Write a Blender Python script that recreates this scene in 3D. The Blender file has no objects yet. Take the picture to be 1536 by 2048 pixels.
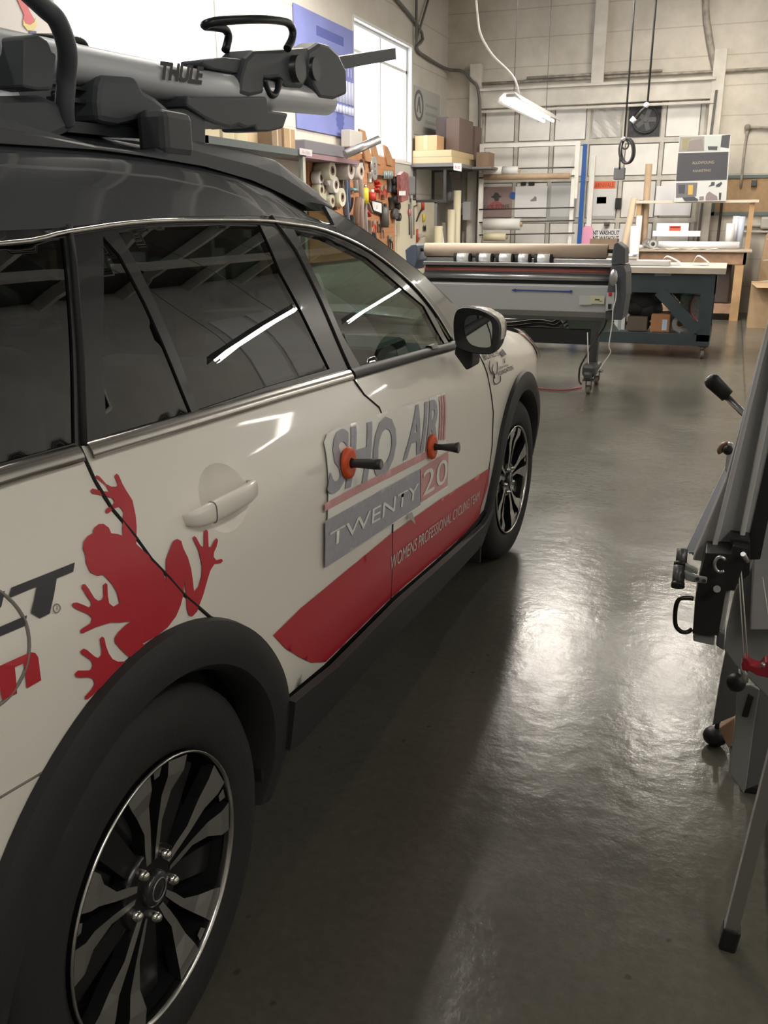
import bpy, bmesh, math, random
from mathutils import Vector, Matrix
from mathutils.geometry import delaunay_2d_cdt, intersect_point_tri_2d
random.seed(7)
PI = math.pi
SC = bpy.context.scene
COL = SC.collection
# ------------------------------------------------------------------ camera
F, YAW, PITCH, ROLL, EYE = 1797.0, .3575, .3165, -.0033, 1.466
_w = Vector((-math.sin(YAW)*math.cos(PITCH), math.cos(YAW)*math.cos(PITCH), -math.sin(PITCH)))
_r = Vector((math.cos(YAW), math.sin(YAW), 0)); _u = _r.cross(_w)
RR = _r*math.cos(ROLL)+_u*math.sin(ROLL); UU = -_r*math.sin(ROLL)+_u*math.cos(ROLL)
cam_d = bpy.data.cameras.new('camera'); cam = bpy.data.objects.new('camera', cam_d); COL.objects.link(cam)
cam_d.sensor_fit = 'VERTICAL'; cam_d.sensor_height = 36; cam_d.lens = F/2048*36; cam_d.clip_start = .05
cam.matrix_world = Matrix(((RR.x, UU.x, -_w.x, 0), (RR.y, UU.y, -_w.y, 0), (RR.z, UU.z, -_w.z, EYE), (0, 0, 0, 1)))
SC.camera = cam
# ------------------------------------------------------------------ light
SC.view_settings.view_transform = 'Standard'; SC.view_settings.look = 'None'
SC.view_settings.exposure = 0.0; SC.view_settings.gamma = 1; SC.view_settings.use_curve_mapping = False
wd = bpy.data.worlds.new('sky'); SC.world = wd; wd.use_nodes = True
wd.node_tree.nodes['Background'].inputs[0].default_value = (.93, .97, 1, 1)
wd.node_tree.nodes['Background'].inputs[1].default_value = 7.0
def area(name, loc, sx, sy, power, col=(1, .93, .82), rot=(0, 0, 0)):
    l = bpy.data.lights.new(name, 'AREA'); l.shape = 'RECTANGLE'; l.size = sx; l.size_y = sy
    l.energy = power; l.color = col
    o = bpy.data.objects.new(name, l); COL.objects.link(o); o.location = loc; o.rotation_euler = rot
    return o
# tube rows under the ceiling (the fittings themselves are built further down)
TUBES = [(2.3, -.9, 4.05, 54), (-2.05, .7, 4.05, 11), (-2.05, 5.2, 4.05, 60), (-3.5, 8.6, 4.4, 190), (-1.7, 10.9, 4.05, 170), (3.4, 2.4, 4.5, 22), (-.2, 12.6, 5.1, 210), (2.15, 7.8, 2.75, 8), (2.05, 11.0, 2.75, 45)]  # lamps behind viewpoint, beside cutter, beyond car and nearest door are added for fill
for (x, y, z, p) in TUBES:
    area('fluorescent_lamp_light', (x, y, z-.075), *((.16, 2.3) if z > 3 else (1.15, .05)), p)
# daylight entering through the window openings of the left wall
for (y, z, sy, sz) in ((12.79, 3.05, 2.3, 1.62), (5.78, 3.11, 5.2, 1.7)):
    o = area('window_portal', (-5.03, y, z), sz, sy, 1, (1, 1, 1), (0, -PI/2, 0)); o.data.cycles.is_portal = True
# ------------------------------------------------------------------ helpers
def at(px, py, ax, v):
    d = (px-768)/F*RR-(py-1024)/F*UU+_w
    o = Vector((0, 0, EYE)); t = (v-o[ax])/d[ax]
    return o+t*d
_M = {}
def mat(name, col, rough=.6, metal=0, spec=.5, coat=0, noise=0, nscale=8, bump=0, bscale=60, trans=0, emit=0, alpha=1, col2=None, ior=1.45):
    if name in _M: return _M[name]
    m = bpy.data.materials.new(name); m.use_nodes = True; n = m.node_tree.nodes; L = m.node_tree.links
    b = n['Principled BSDF']; b.inputs['Base Color'].default_value = (*col, 1); b.inputs['Roughness'].default_value = rough
    b.inputs['Metallic'].default_value = metal; b.inputs['Specular IOR Level'].default_value = spec
    b.inputs['Coat Weight'].default_value = coat; b.inputs['Coat Roughness'].default_value = .04
    b.inputs['Transmission Weight'].default_value = trans; b.inputs['IOR'].default_value = ior
    if emit: b.inputs['Emission Color'].default_value = (*col, 1); b.inputs['Emission Strength'].default_value = emit
    if noise:
        tc = n.new('ShaderNodeTexCoord'); t = n.new('ShaderNodeTexNoise'); t.inputs['Scale'].default_value = nscale; t.inputs['Detail'].default_value = 6
        L.new(tc.outputs['Object'], t.inputs['Vector'])
        r = n.new('ShaderNodeValToRGB'); c2 = col2 or tuple(c*(1-noise) for c in col)
        r.color_ramp.elements[0].position = .35; r.color_ramp.elements[1].position = .65
        r.color_ramp.elements[0].color = (*c2, 1); r.color_ramp.elements[1].color = (*col, 1)
        L.new(t.outputs['Fac'], r.inputs['Fac']); L.new(r.outputs['Color'], b.inputs['Base Color'])
    if bump:
        tc = n.new('ShaderNodeTexCoord'); t = n.new('ShaderNodeTexNoise'); t.inputs['Scale'].default_value = bscale
        L.new(tc.outputs['Object'], t.inputs['Vector'])
        u = n.new('ShaderNodeBump'); u.inputs['Strength'].default_value = bump; u.inputs['Distance'].default_value = .01
        L.new(t.outputs['Fac'], u.inputs['Height']); L.new(u.outputs['Normal'], b.inputs['Normal'])
    _M[name] = m; return m
def glassmat(name, tint, f0=.05, rough=.0):
    """tinted pane: Schlick mix of mirror and tinted transparency, same from both sides"""
    if name in _M: return _M[name]
    m = bpy.data.materials.new(name); m.use_nodes = True; n = m.node_tree.nodes; L = m.node_tree.links; n.clear()
    o = n.new('ShaderNodeOutputMaterial'); mx = n.new('ShaderNodeMixShader'); t = n.new('ShaderNodeBsdfTransparent'); g = n.new('ShaderNodeBsdfGlossy')
    t.inputs['Color'].default_value = (*tint, 1); g.inputs['Roughness'].default_value = rough
    ge = n.new('ShaderNodeNewGeometry'); d = n.new('ShaderNodeVectorMath'); d.operation = 'DOT_PRODUCT'; L.new(ge.outputs['Normal'], d.inputs[0]); L.new(ge.outputs['Incoming'], d.inputs[1])
    def mth(op, a, b=None):
        q = n.new('ShaderNodeMath'); q.operation = op
        for k, v in enumerate((a, b)):
            if v is None: continue
            if isinstance(v, (int, float)): q.inputs[k].default_value = v
            else: L.new(v, q.inputs[k])
        return q.outputs[0]
    c = mth('SUBTRACT', 1.0, mth('ABSOLUTE', d.outputs['Value'])); f = mth('ADD', mth('MULTIPLY', mth('POWER', c, 5.0), 1-f0), f0)
    L.new(f, mx.inputs[0]); L.new(t.outputs[0], mx.inputs[1]); L.new(g.outputs[0], mx.inputs[2]); L.new(mx.outputs[0], o.inputs[0])
    _M[name] = m; return m
_WL = {}
def tag(o, label=None, cat=None, group=None, kind=None):
    if label: o['label'] = label
    if cat: o['category'] = cat
    if group: o['group'] = group
    if kind: o['kind'] = kind
    return o
def empty(name, loc, label=None, cat=None, group=None):
    o = bpy.data.objects.new(name, None); COL.objects.link(o); o.location = loc; o.empty_display_size = .1
    _WL[o.name] = Vector(loc); return tag(o, label, cat, group)
class MB:
    """collects shapes; build() links them as one mesh object"""
    def __init__(s): s.v = []; s.f = []; s.mi = []; s.sm = []
    def add(s, vs, fs, mi=0, smooth=False):
        k = len(s.v); s.v += [Vector(p) for p in vs]; s.f += [[i+k for i in f] for f in fs]; s.mi += [mi]*len(fs); s.sm += [smooth]*len(fs); return s
    def box(s, a, b, mi=0):
        x0, x1 = sorted((a[0], b[0])); y0, y1 = sorted((a[1], b[1])); z0, z1 = sorted((a[2], b[2]))
        return s.add([(x0,y0,z0),(x1,y0,z0),(x1,y1,z0),(x0,y1,z0),(x0,y0,z1),(x1,y0,z1),(x1,y1,z1),(x0,y1,z1)],
                     [[0,3,2,1],[4,5,6,7],[0,1,5,4],[1,2,6,5],[2,3,7,6],[3,0,4,7]], mi)
    def bbox(s, a, b, r=.004, mi=0):
        """box with chamfered edges"""
        bm = bmesh.new(); bmesh.ops.create_cube(bm, size=1)
        x0, x1 = sorted((a[0], b[0])); y0, y1 = sorted((a[1], b[1])); z0, z1 = sorted((a[2], b[2]))
        for v in bm.verts: v.co = Vector((x0+(v.co.x+.5)*(x1-x0), y0+(v.co.y+.5)*(y1-y0), z0+(v.co.z+.5)*(z1-z0)))
        r = min(r, .45*min(x1-x0, y1-y0, z1-z0))
        bmesh.ops.bevel(bm, geom=bm.edges[:], offset=r, segments=2, affect='EDGES', profile=.5)
        bm.verts.index_update()
        s.add([v.co.copy() for v in bm.verts], [[v.index for v in f.verts] for f in bm.faces], mi); bm.free(); return s
    def beam(s, p, q, w, h, mi=0, up=(0, 0, 1)):
        """rectangular bar from p to q, w across, h along 'up'"""
        p = Vector(p); q = Vector(q); d = (q-p).normalized(); u = Vector(up)
        a = d.cross(u)
        if a.length < 1e-4: a = d.cross(Vector((1, 0, 0)))
        a.normalize(); u = a.cross(d)
        vs = [p+a*i*w/2+u*j*h/2 for i, j in ((-1,-1),(1,-1),(1,1),(-1,1))]+[q+a*i*w/2+u*j*h/2 for i, j in ((-1,-1),(1,-1),(1,1),(-1,1))]
        return s.add(vs, [[0,1,2,3],[7,6,5,4],[0,4,5,1],[1,5,6,2],[2,6,7,3],[3,7,4,0]], mi)
    def tube(s, pts, r, seg=10, mi=0, caps=True, sy=1.0, closed=False):
        pts = [Vector(p) for p in pts]; n = len(pts); rs = r if isinstance(r, (list, tuple)) else [r]*n
        vs = []; fs = []; prev = None
        for i, p in enumerate(pts):
            if closed: d = pts[(i+1) % n]-pts[i-1]
            else: d = pts[min(i+1, n-1)]-pts[max(i-1, 0)]
            d.normalize()
            if prev is None: a = d.cross(Vector((0, 0, 1)));  a = a if a.length > .05 else d.cross(Vector((1, 0, 0)))
            else: a = prev-d*prev.dot(d)
            a.normalize(); prev = a; b = a.cross(d)
            for k in range(seg):
                t = 2*PI*k/seg; vs.append(p+(a*math.cos(t)+b*math.sin(t)*sy)*rs[i])
        for i in range(n if closed else n-1):
            j = (i+1) % n
            for k in range(seg): fs.append([i*seg+k, i*seg+(k+1) % seg, j*seg+(k+1) % seg, j*seg+k])
        s.add(vs, fs, mi, True)
        if caps and not closed:
            s.add(vs[:seg], [list(range(seg))[::-1]], mi); s.add(vs[-seg:], [list(range(seg))], mi)
        return s
    def cyl(s, p, q, r, seg=20, mi=0, r2=None): return s.tube([p, q], [r, r if r2 is None else r2], seg, mi)
    def pipe(s, p, q, r, ri, seg=20, mi=0, mi2=None):
        """hollow roll"""
        p = Vector(p); q = Vector(q); d = (q-p).normalized(); a = d.cross(Vector((0, 0, 1))); a = a if a.length > .05 else d.cross(Vector((1, 0, 0))); a.normalize(); b = a.cross(d)
        prof = [(p, r), (q, r), (q, ri), (p, ri)]; vs = []; fs = []
        for (c, rad) in prof:
            for k in range(seg): t = 2*PI*k/seg; vs.append(c+(a*math.cos(t)+b*math.sin(t))*rad)
        for i in range(4):
            j = (i+1) % 4
            ff = [[i*seg+k, i*seg+(k+1) % seg, j*seg+(k+1) % seg, j*seg+k] for k in range(seg)]
            s.add(vs, ff, mi if (i == 0 or mi2 is None) else mi2, i in (0, 2))
        return s
    def ball(s, c, r, mi=0, sc=(1, 1, 1), seg=14):
        vs = []; fs = []; n = seg//2+1
        for i in range(n+1):
            t = PI*i/n
            for k in range(seg):
                p = 2*PI*k/seg; vs.append((c[0]+r*sc[0]*math.sin(t)*math.cos(p), c[1]+r*sc[1]*math.sin(t)*math.sin(p), c[2]+r*sc[2]*math.cos(t)))
        for i in range(n):
            for k in range(seg): fs.append([i*seg+k, (i+1)*seg+k, (i+1)*seg+(k+1) % seg, i*seg+(k+1) % seg])
        return s.add(vs, fs, mi, True)
    def lathe(s, prof, c, axis=0, seg=48, mi=0, smooth=True, a0=0, a1=2*PI):
        """prof list of (radius, offset along axis)"""
        vs = []; fs = []; full = abs(a1-a0-2*PI) < 1e-6; m = seg if full else seg+1
        for (r, h) in prof:
            for k in range(m):
                t = a0+(a1-a0)*k/seg; v = [0, 0, 0]; v[axis] = h; v[(axis+1) % 3] = r*math.cos(t); v[(axis+2) % 3] = r*math.sin(t)
                vs.append((c[0]+v[0], c[1]+v[1], c[2]+v[2]))
        for i in range(len(prof)-1):
            for k in range(seg):
                k2 = (k+1) % m; fs.append([i*m+k, i*m+k2, (i+1)*m+k2, (i+1)*m+k])
        return s.add(vs, fs, mi, smooth)
    def prism(s, poly, d, mi=0):
        """poly: 3D points of one face; d: extrusion vector"""
        n = len(poly); d = Vector(d); P = [Vector(p) for p in poly]
        nrm = Vector((0, 0, 0))
        for i in range(n): nrm += (P[i]-P[0]).cross(P[(i+1) % n]-P[0])
        ax = max(range(3), key=lambda i: abs(nrm[i])); i1, i2 = [i for i in range(3) if i != ax]
        r = delaunay_2d_cdt([Vector((p[i1], p[i2])) for p in P], [], [list(range(n))], 1, 1e-7)
        tri = [f for f in r[2]]; idx = {}
        if len(r[0]) != n: tri = [list(range(n))]; 
        else:
            m = [o[0] for o in r[3]]; tri = [[m[i] for i in f] for f in tri]
        vs = P+[p+d for p in P]
        fs = tri+[[i+n for i in f[::-1]] for f in tri]+[[i, (i+1) % n, (i+1) % n+n, i+n] for i in range(n)]
        return s.add(vs, fs, mi)
    def xf(s, M):
        s.v = [M @ p for p in s.v]; return s
    def build(s, name, mats, parent=None, bevel=0, solid=0, origin=None):
        me = bpy.data.meshes.new(name)
        lo = [min(p[i] for p in s.v) for i in range(3)]; hi = [max(p[i] for p in s.v) for i in range(3)]
        c = Vector(origin) if origin else Vector(((lo[0]+hi[0])/2, (lo[1]+hi[1])/2, lo[2]))
        me.from_pydata([tuple(p-c) for p in s.v], [], s.f)
        for m in (mats if isinstance(mats, (list, tuple)) else [mats]): me.materials.append(m)
        for i, p in enumerate(me.polygons): p.material_index = s.mi[i]; p.use_smooth = s.sm[i]
        bm = bmesh.new(); bm.from_mesh(me); bmesh.ops.remove_doubles(bm, verts=bm.verts, dist=1e-6); bmesh.ops.recalc_face_normals(bm, faces=bm.faces); bm.to_mesh(me); bm.free()
        o = bpy.data.objects.new(name, me); COL.objects.link(o); _WL[o.name] = c.copy()
        if parent is not None: o.parent = parent; o.location = c-_WL[parent.name]
        else: o.location = c
        if bevel:
            b = o.modifiers.new('b', 'BEVEL'); b.width = bevel; b.segments = 2; b.limit_method = 'ANGLE'; b.angle_limit = .6
        if solid:
            b = o.modifiers.new('s', 'SOLIDIFY'); b.thickness = solid; b.offset = -1; e_ = o.modifiers.new('e', 'EDGE_SPLIT'); e_.split_angle = .7
        return o
def thing(mb, name, mats, label, cat, group=None, bevel=0):
    return tag(mb.build(name, mats, None, bevel), label, cat, group)
def dup(root, loc, label=None):
    r = root.copy(); COL.objects.link(r); r.location = loc; _WL[r.name] = Vector(loc)
    if label: r['label'] = label
    for ch in [c for c in bpy.data.objects if c.parent == root]:
        c = ch.copy(); COL.objects.link(c); c.parent = r
        for g in [q for q in bpy.data.objects if q.parent == ch]:
            d = g.copy(); COL.objects.link(d); d.parent = c
    return r
def struct(mb, name, mats, bevel=0): return tag(mb.build(name, mats, None, bevel), kind='structure')
def pb(mb, x0, y0, x1, y1, Y, dep, mi=0, bev=0):
    """box whose front face (plane y=Y) spans pixels x0..x1, y0..y1 and goes back by dep"""
    a = at(x0, y0, 1, Y); b = at(x1, y1, 1, Y)
    return mb.bbox((a.x, Y, a.z), (b.x, Y+dep, b.z), bev, mi) if bev else mb.box((a.x, Y, a.z), (b.x, Y+dep, b.z), mi)
def lb(mb, x0, y0, x1, y1, X, dep, mi=0, bev=0):
    """box whose face lies in plane x=X, going back (towards -x) by dep"""
    a = at(x0, y0, 0, X); b = at(x1, y1, 0, X)
    return mb.bbox((X-dep, a.y, a.z), (X, b.y, b.z), bev, mi) if bev else mb.box((X-dep, a.y, a.z), (X, b.y, b.z), mi)
def text2d(s, bold=0.0, shear=0.0):
    c = bpy.data.curves.new('t', 'FONT'); c.body = s; c.offset = bold; c.shear = shear; c.resolution_u = 3
    o = bpy.data.objects.new('t', c); me = bpy.data.meshes.new_from_object(o)
    vs = [(v.co.x, v.co.y) for v in me.vertices]; fs = [list(p.vertices) for p in me.polygons]
    bpy.data.objects.remove(o); bpy.data.curves.remove(c); bpy.data.meshes.remove(me)
    x0 = min(v[0] for v in vs); x1 = max(v[0] for v in vs); y0 = min(v[1] for v in vs); y1 = max(v[1] for v in vs)
    return [((x-x0)/(x1-x0), (y-y0)/(y1-y0)) for x, y in vs], fs
def text_on(mb, s, q, mi=0, bold=0, shear=0):
    """text mapped to the 3D quad q = TL, TR, BR, BL"""
    uv, fs = text2d(s, bold, shear); TL, TR, BR, BL = [Vector(p) for p in q]
    mb.add([(BL*(1-u)+BR*u)*(1-v)+(TL*(1-u)+TR*u)*v for u, v in uv], fs, mi)
def finetri(vs, fs, L):
    """cut a flat 2D mesh until no edge is longer than L"""
    bm = bmesh.new(); B = [bm.verts.new((v[0], v[1], 0)) for v in vs]
    for f in fs:
        try: bm.faces.new([B[i] for i in f])
        except ValueError: pass
    bmesh.ops.remove_doubles(bm, verts=bm.verts, dist=1e-6); bmesh.ops.triangulate(bm, faces=bm.faces)
    for _ in range(7):
        es = [e for e in bm.edges if e.calc_length() > L]
        if not es: break
        bmesh.ops.subdivide_edges(bm, edges=es, cuts=1); bmesh.ops.triangulate(bm, faces=bm.faces)
    bm.verts.index_update(); r = [(v.co.x, v.co.y) for v in bm.verts], [[v.index for v in f.verts] for f in bm.faces]; bm.free(); return r
def inpoly(p, poly):
    c = False; n = len(poly); x, y = p
    for i in range(n):
        a = poly[i]; b = poly[i-1]
        if (a[1] > y) != (b[1] > y) and x < (b[0]-a[0])*(y-a[1])/(b[1]-a[1])+a[0]: c = not c
    return c
def resample(poly, res, closed=True):
    out = []; n = len(poly)
    for i in range(n if closed else n-1):
        a = poly[i]; b = poly[(i+1) % n]; L = math.hypot(b[0]-a[0], b[1]-a[1]); k = max(1, int(L/res+.5))
        for j in range(k): out.append((a[0]+(b[0]-a[0])*j/k, a[1]+(b[1]-a[1])*j/k))
    if not closed: out.append(poly[-1])
    return out
def tessel(poly, holes=(), res=.06):
    P = resample(poly, res); V = [Vector(p) for p in P]; E = [(i, (i+1) % len(P)) for i in range(len(P))]
    HS = [resample(h, res) for h in holes]
    for H in HS:
        k = len(V); V += [Vector(p) for p in H]; E += [(k+i, k+(i+1) % len(H)) for i in range(len(H))]
    x0 = min(p[0] for p in P); x1 = max(p[0] for p in P); y0 = min(p[1] for p in P); y1 = max(p[1] for p in P)
    nx = int((x1-x0)/res)+1; ny = int((y1-y0)/res)+1
    for i in range(nx):
        for j in range(ny):
            q = (x0+(i+.5)*res, y0+(j+.5+.001*i)*res)
            if inpoly(q, P) and not any(inpoly(q, H) for H in HS):
                V.append(Vector(q))
    r = delaunay_2d_cdt(V, E, [], 0, 1e-6)
    fs = []
    for f in r[2]:
        c = [sum(r[0][i][k] for i in f)/len(f) for k in (0, 1)]
        if inpoly(c, P) and not any(inpoly(c, H) for H in HS): fs.append(list(f))
    return [tuple(v) for v in r[0]], fs
def interp(x, T):
    if x <= T[0][0]: return T[0][1]
    for (a, b), (c, d) in zip(T, T[1:]):
        if x <= c: return b+(d-b)*(x-a)/(c-a)
    return T[-1][1]
def pchip(x, T):
    """monotone cubic through the table"""
    n = len(T)
    if x <= T[0][0]: return T[0][1]
    if x >= T[-1][0]: return T[-1][1]
    h = [T[i+1][0]-T[i][0] for i in range(n-1)]; d = [(T[i+1][1]-T[i][1])/h[i] for i in range(n-1)]
    def sl(i):
        if i == 0: return d[0]
        if i == n-1: return d[-1]
        if d[i-1]*d[i] <= 0: return 0
        return 2*d[i-1]*d[i]/(d[i-1]+d[i])
    for i in range(n-1):
        if x <= T[i+1][0]:
            t = (x-T[i][0])/h[i]; a, b = T[i][1], T[i+1][1]; m0, m1 = sl(i)*h[i], sl(i+1)*h[i]
            return (2*t**3-3*t*t+1)*a+(t**3-2*t*t+t)*m0+(-2*t**3+3*t*t)*b+(t**3-t*t)*m1
def smooth(pts, n=6, closed=False):
    """Catmull-Rom through points of any dimension"""
    P = [Vector(p) for p in pts]; m = len(P); out = []
    for i in range(m if closed else m-1):
        p0 = P[i-1] if (closed or i > 0) else P[i]; p1 = P[i]; p2 = P[(i+1) % m]; p3 = P[(i+2) % m] if (closed or i+2 < m) else p2
        for j in range(n):
            t = j/n; out.append(.5*((2*p1)+(p2-p0)*t+(2*p0-5*p1+4*p2-p3)*t*t+(3*p1-p0-3*p2+p3)*t*t*t))
    if not closed: out.append(P[-1])
    return out
# ------------------------------------------------------------------ room
LX, BY, RX, FY, CZ = -4.75, 15.8, 4.2, -3.5, 5.6      # left wall, back wall, right wall, rear wall, ceiling
def floor_mat():
    m = bpy.data.materials.new('concrete_floor'); m.use_nodes = True; n = m.node_tree.nodes; L = m.node_tree.links; b = n['Principled BSDF']
    g = n.new('ShaderNodeNewGeometry')
    def noise(sc, det=6, rough=.6):
        t = n.new('ShaderNodeTexNoise'); t.inputs['Scale'].default_value = sc; t.inputs['Detail'].default_value = det; t.inputs['Roughness'].default_value = rough
        L.new(g.outputs['Position'], t.inputs['Vector']); return t
    def ramp(src, a, ca, bb, cb):
        r = n.new('ShaderNodeValToRGB'); r.color_ramp.elements[0].position = a; r.color_ramp.elements[0].color = ca
        r.color_ramp.elements[1].position = bb; r.color_ramp.elements[1].color = cb; L.new(src, r.inputs['Fac']); return r
    base = ramp(noise(1.1).outputs['Fac'], .3, (.088, .083, .068, 1), .7, (.118, .113, .093, 1))
    fine = ramp(noise(38, 8, .7).outputs['Fac'], .3, (.80, .80, .80, 1), .62, (1, 1, 1, 1))
    mul = n.new('ShaderNodeMixRGB'); mul.blend_type = 'MULTIPLY'; mul.inputs[0].default_value = 1
    L.new(base.outputs[0], mul.inputs[1]); L.new(fine.outputs[0], mul.inputs[2])
    # small dark chips and stains
    v = n.new('ShaderNodeTexVoronoi'); v.inputs['Scale'].default_value = 2.6; v.feature = 'F1'; v.inputs['Randomness'].default_value = 1
    wob = n.new('ShaderNodeVectorMath'); wob.operation = 'ADD'; ns = noise(24, 4)
    sc = n.new('ShaderNodeVectorMath'); sc.operation = 'SCALE'; sc.inputs['Scale'].default_value = .025
    L.new(ns.outputs['Color'], sc.inputs[0]); L.new(g.outputs['Position'], wob.inputs[0]); L.new(sc.outputs[0], wob.inputs[1]); L.new(wob.outputs[0], v.inputs['Vector'])
    spot = ramp(v.outputs['Distance'],   .016, (.30, .29, .26, 1), .03, (1, 1, 1, 1))
    mul2 = n.new('ShaderNodeMixRGB'); mul2.blend_type = 'MULTIPLY'; mul2.inputs[0].default_value = .35
    L.new(mul.outputs[0], mul2.inputs[1]); L.new(spot.outputs[0], mul2.inputs[2])
    v2 = n.new('ShaderNodeTexVoronoi'); v2.inputs['Scale'].default_value = 9; L.new(wob.outputs[0], v2.inputs['Vector'])
    sp2 = ramp(v2.outputs['Distance'], .045, (.45, .42, .38, 1), .085, (1, 1, 1, 1)); m3 = n.new('ShaderNodeMixRGB'); m3.blend_type = 'MULTIPLY'; m3.inputs[0].default_value = .7
    L.new(mul2.outputs[0], m3.inputs[1]); L.new(sp2.outputs[0], m3.inputs[2]); mul2 = m3
    # saw-cut joints
    sep = n.new('ShaderNodeSeparateXYZ'); wv = n.new('ShaderNodeVectorMath'); wv.operation = 'ADD'; s2 = n.new('ShaderNodeVectorMath'); s2.operation = 'SCALE'; s2.inputs['Scale'].default_value = .02
    n3 = noise(6, 4); L.new(n3.outputs['Color'], s2.inputs[0]); L.new(g.outputs['Position'], wv.inputs[0]); L.new(s2.outputs[0], wv.inputs[1]); L.new(wv.outputs[0], sep.inputs[0])
    last = mul2
    for ax, val, wdt in (('X', .245, .008), ('Y', 7.26, .006), ('X', -4.0, .006), ('Y', 1.9-4.9, .005), ('X', 4.0, .006), ('Y', 12.4, .006)):
        a = n.new('ShaderNodeMath'); a.operation = 'SUBTRACT'; a.inputs[1].default_value = val; L.new(sep.outputs[ax], a.inputs[0])
        c = n.new('ShaderNodeMath'); c.operation = 'ABSOLUTE'; L.new(a.outputs[0], c.inputs[0])
        r = ramp(c.outputs[0], wdt*.6, (.34, .33, .3, 1), wdt*1.3, (1, 1, 1, 1))
        q = n.new('ShaderNodeMixRGB'); q.blend_type = 'MULTIPLY'; q.inputs[0].default_value = .85; L.new(last.outputs[0], q.inputs[1]); L.new(r.outputs[0], q.inputs[2]); last = q
    L.new(last.outputs[0], b.inputs['Base Color'])
    rg = n.new('ShaderNodeMapRange'); rg.inputs['From Min'].default_value = .3; rg.inputs['From Max'].default_value = .7; rg.inputs['To Min'].default_value = .15; rg.inputs['To Max'].default_value = .27
    L.new(noise(2.3).outputs['Fac'], rg.inputs['Value']); L.new(rg.outputs[0], b.inputs['Roughness'])
    bp = n.new('ShaderNodeBump'); bp.inputs['Strength'].default_value = .22; bp.inputs['Distance'].default_value = .01; L.new(noise(14, 8, .6).outputs['Fac'], bp.inputs['Height']); L.new(bp.outputs[0], b.inputs['Normal'])
    b.inputs['Specular IOR Level'].default_value = .30
    return m
def block_mat(name, c1, c2, cm, axis, bh=.42, bw=30., grime=.35, mort=.006):
    m = bpy.data.materials.new(name); m.use_nodes = True; n = m.node_tree.nodes; L = m.node_tree.links; b = n['Principled BSDF']
    g = n.new('ShaderNodeNewGeometry'); sp = n.new('ShaderNodeSeparateXYZ'); L.new(g.outputs['Position'], sp.inputs[0])
    def mth(op, a, b=None):
        q = n.new('ShaderNodeMath'); q.operation = op
        for k, v in enumerate((a, b)):
            if v is None: continue
            if isinstance(v, (int, float)): q.inputs[k].default_value = v
            else: L.new(v, q.inputs[k])
        return q.outputs[0]
    nz = n.new('ShaderNodeTexNoise'); nz.inputs['Scale'].default_value = 3; nz.inputs['Detail'].default_value = 5; L.new(g.outputs['Position'], nz.inputs['Vector'])
    zz = mth('ADD', sp.outputs['Z'], mth('MULTIPLY', nz.outputs['Fac'], .02))
    fr = mth('PINGPONG', mth('ADD', zz, 10*bh), bh/2)
    br = n.new('ShaderNodeValToRGB'); br.color_ramp.elements[0].position = mort*.3; br.color_ramp.elements[0].color = (*cm, 1); br.color_ramp.elements[1].position = mort*2; br.color_ramp.elements[1].color = (*c1, 1); L.new(fr, br.inputs[0])
    t = n.new('ShaderNodeTexNoise'); t.inputs['Scale'].default_value = .9; t.inputs['Detail'].default_value = 8; t.inputs['Roughness'].default_value = .65; L.new(g.outputs['Position'], t.inputs['Vector'])
    r = n.new('ShaderNodeValToRGB'); r.color_ramp.elements[0].position = .32; r.color_ramp.elements[0].color = (1-grime, 1-grime, 1-grime*1.05, 1); r.color_ramp.elements[1].position = .62; r.color_ramp.elements[1].color = (1, 1, 1, 1)
    L.new(t.outputs['Fac'], r.inputs[0]); q = n.new('ShaderNodeMixRGB'); q.blend_type = 'MULTIPLY'; q.inputs[0].default_value = 1
    L.new(br.outputs[0], q.inputs[1]); L.new(r.outputs[0], q.inputs[2]); L.new(q.outputs[0], b.inputs['Base Color']); b.inputs['Roughness'].default_value = .75
    bp = n.new('ShaderNodeBump'); bp.inputs['Strength'].default_value = .15; bp.inputs['Distance'].default_value = .01; L.new(nz.outputs['Fac'], bp.inputs['Height']); L.new(bp.outputs[0], b.inputs['Normal'])
    return m
m_floor = floor_mat()
m_back = block_mat('painted_block_wall', (.64, .59, .51), (.50, .455, .385), (.46, .41, .35), 'X')
m_left = block_mat('painted_left_wall', (.60, .57, .52), (.54, .50, .45), (.44, .40, .35), 'Y', bh=.61, grime=.18)
m_ceil = mat('ceiling_boards', (.10, .095, .09), .8, noise=.3, nscale=3)
m_white = mat('white_paint', (.82, .80, .75), .5, noise=.12, nscale=5)
m_trimw = mat('cream_painted_steel', (.68, .64, .57), .55, noise=.25, nscale=3)
m_frame = mat('white_aluminium', (.70, .70, .70), .4)
struct(MB().box((LX-.3, FY-.3, -.15), (RX+.3, BY+.3, 0)), 'floor', m_floor)
struct(MB().box((LX-.3, FY-.3, CZ), (RX+.3, BY+.3, CZ+.15)), 'ceiling', m_ceil)
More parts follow.
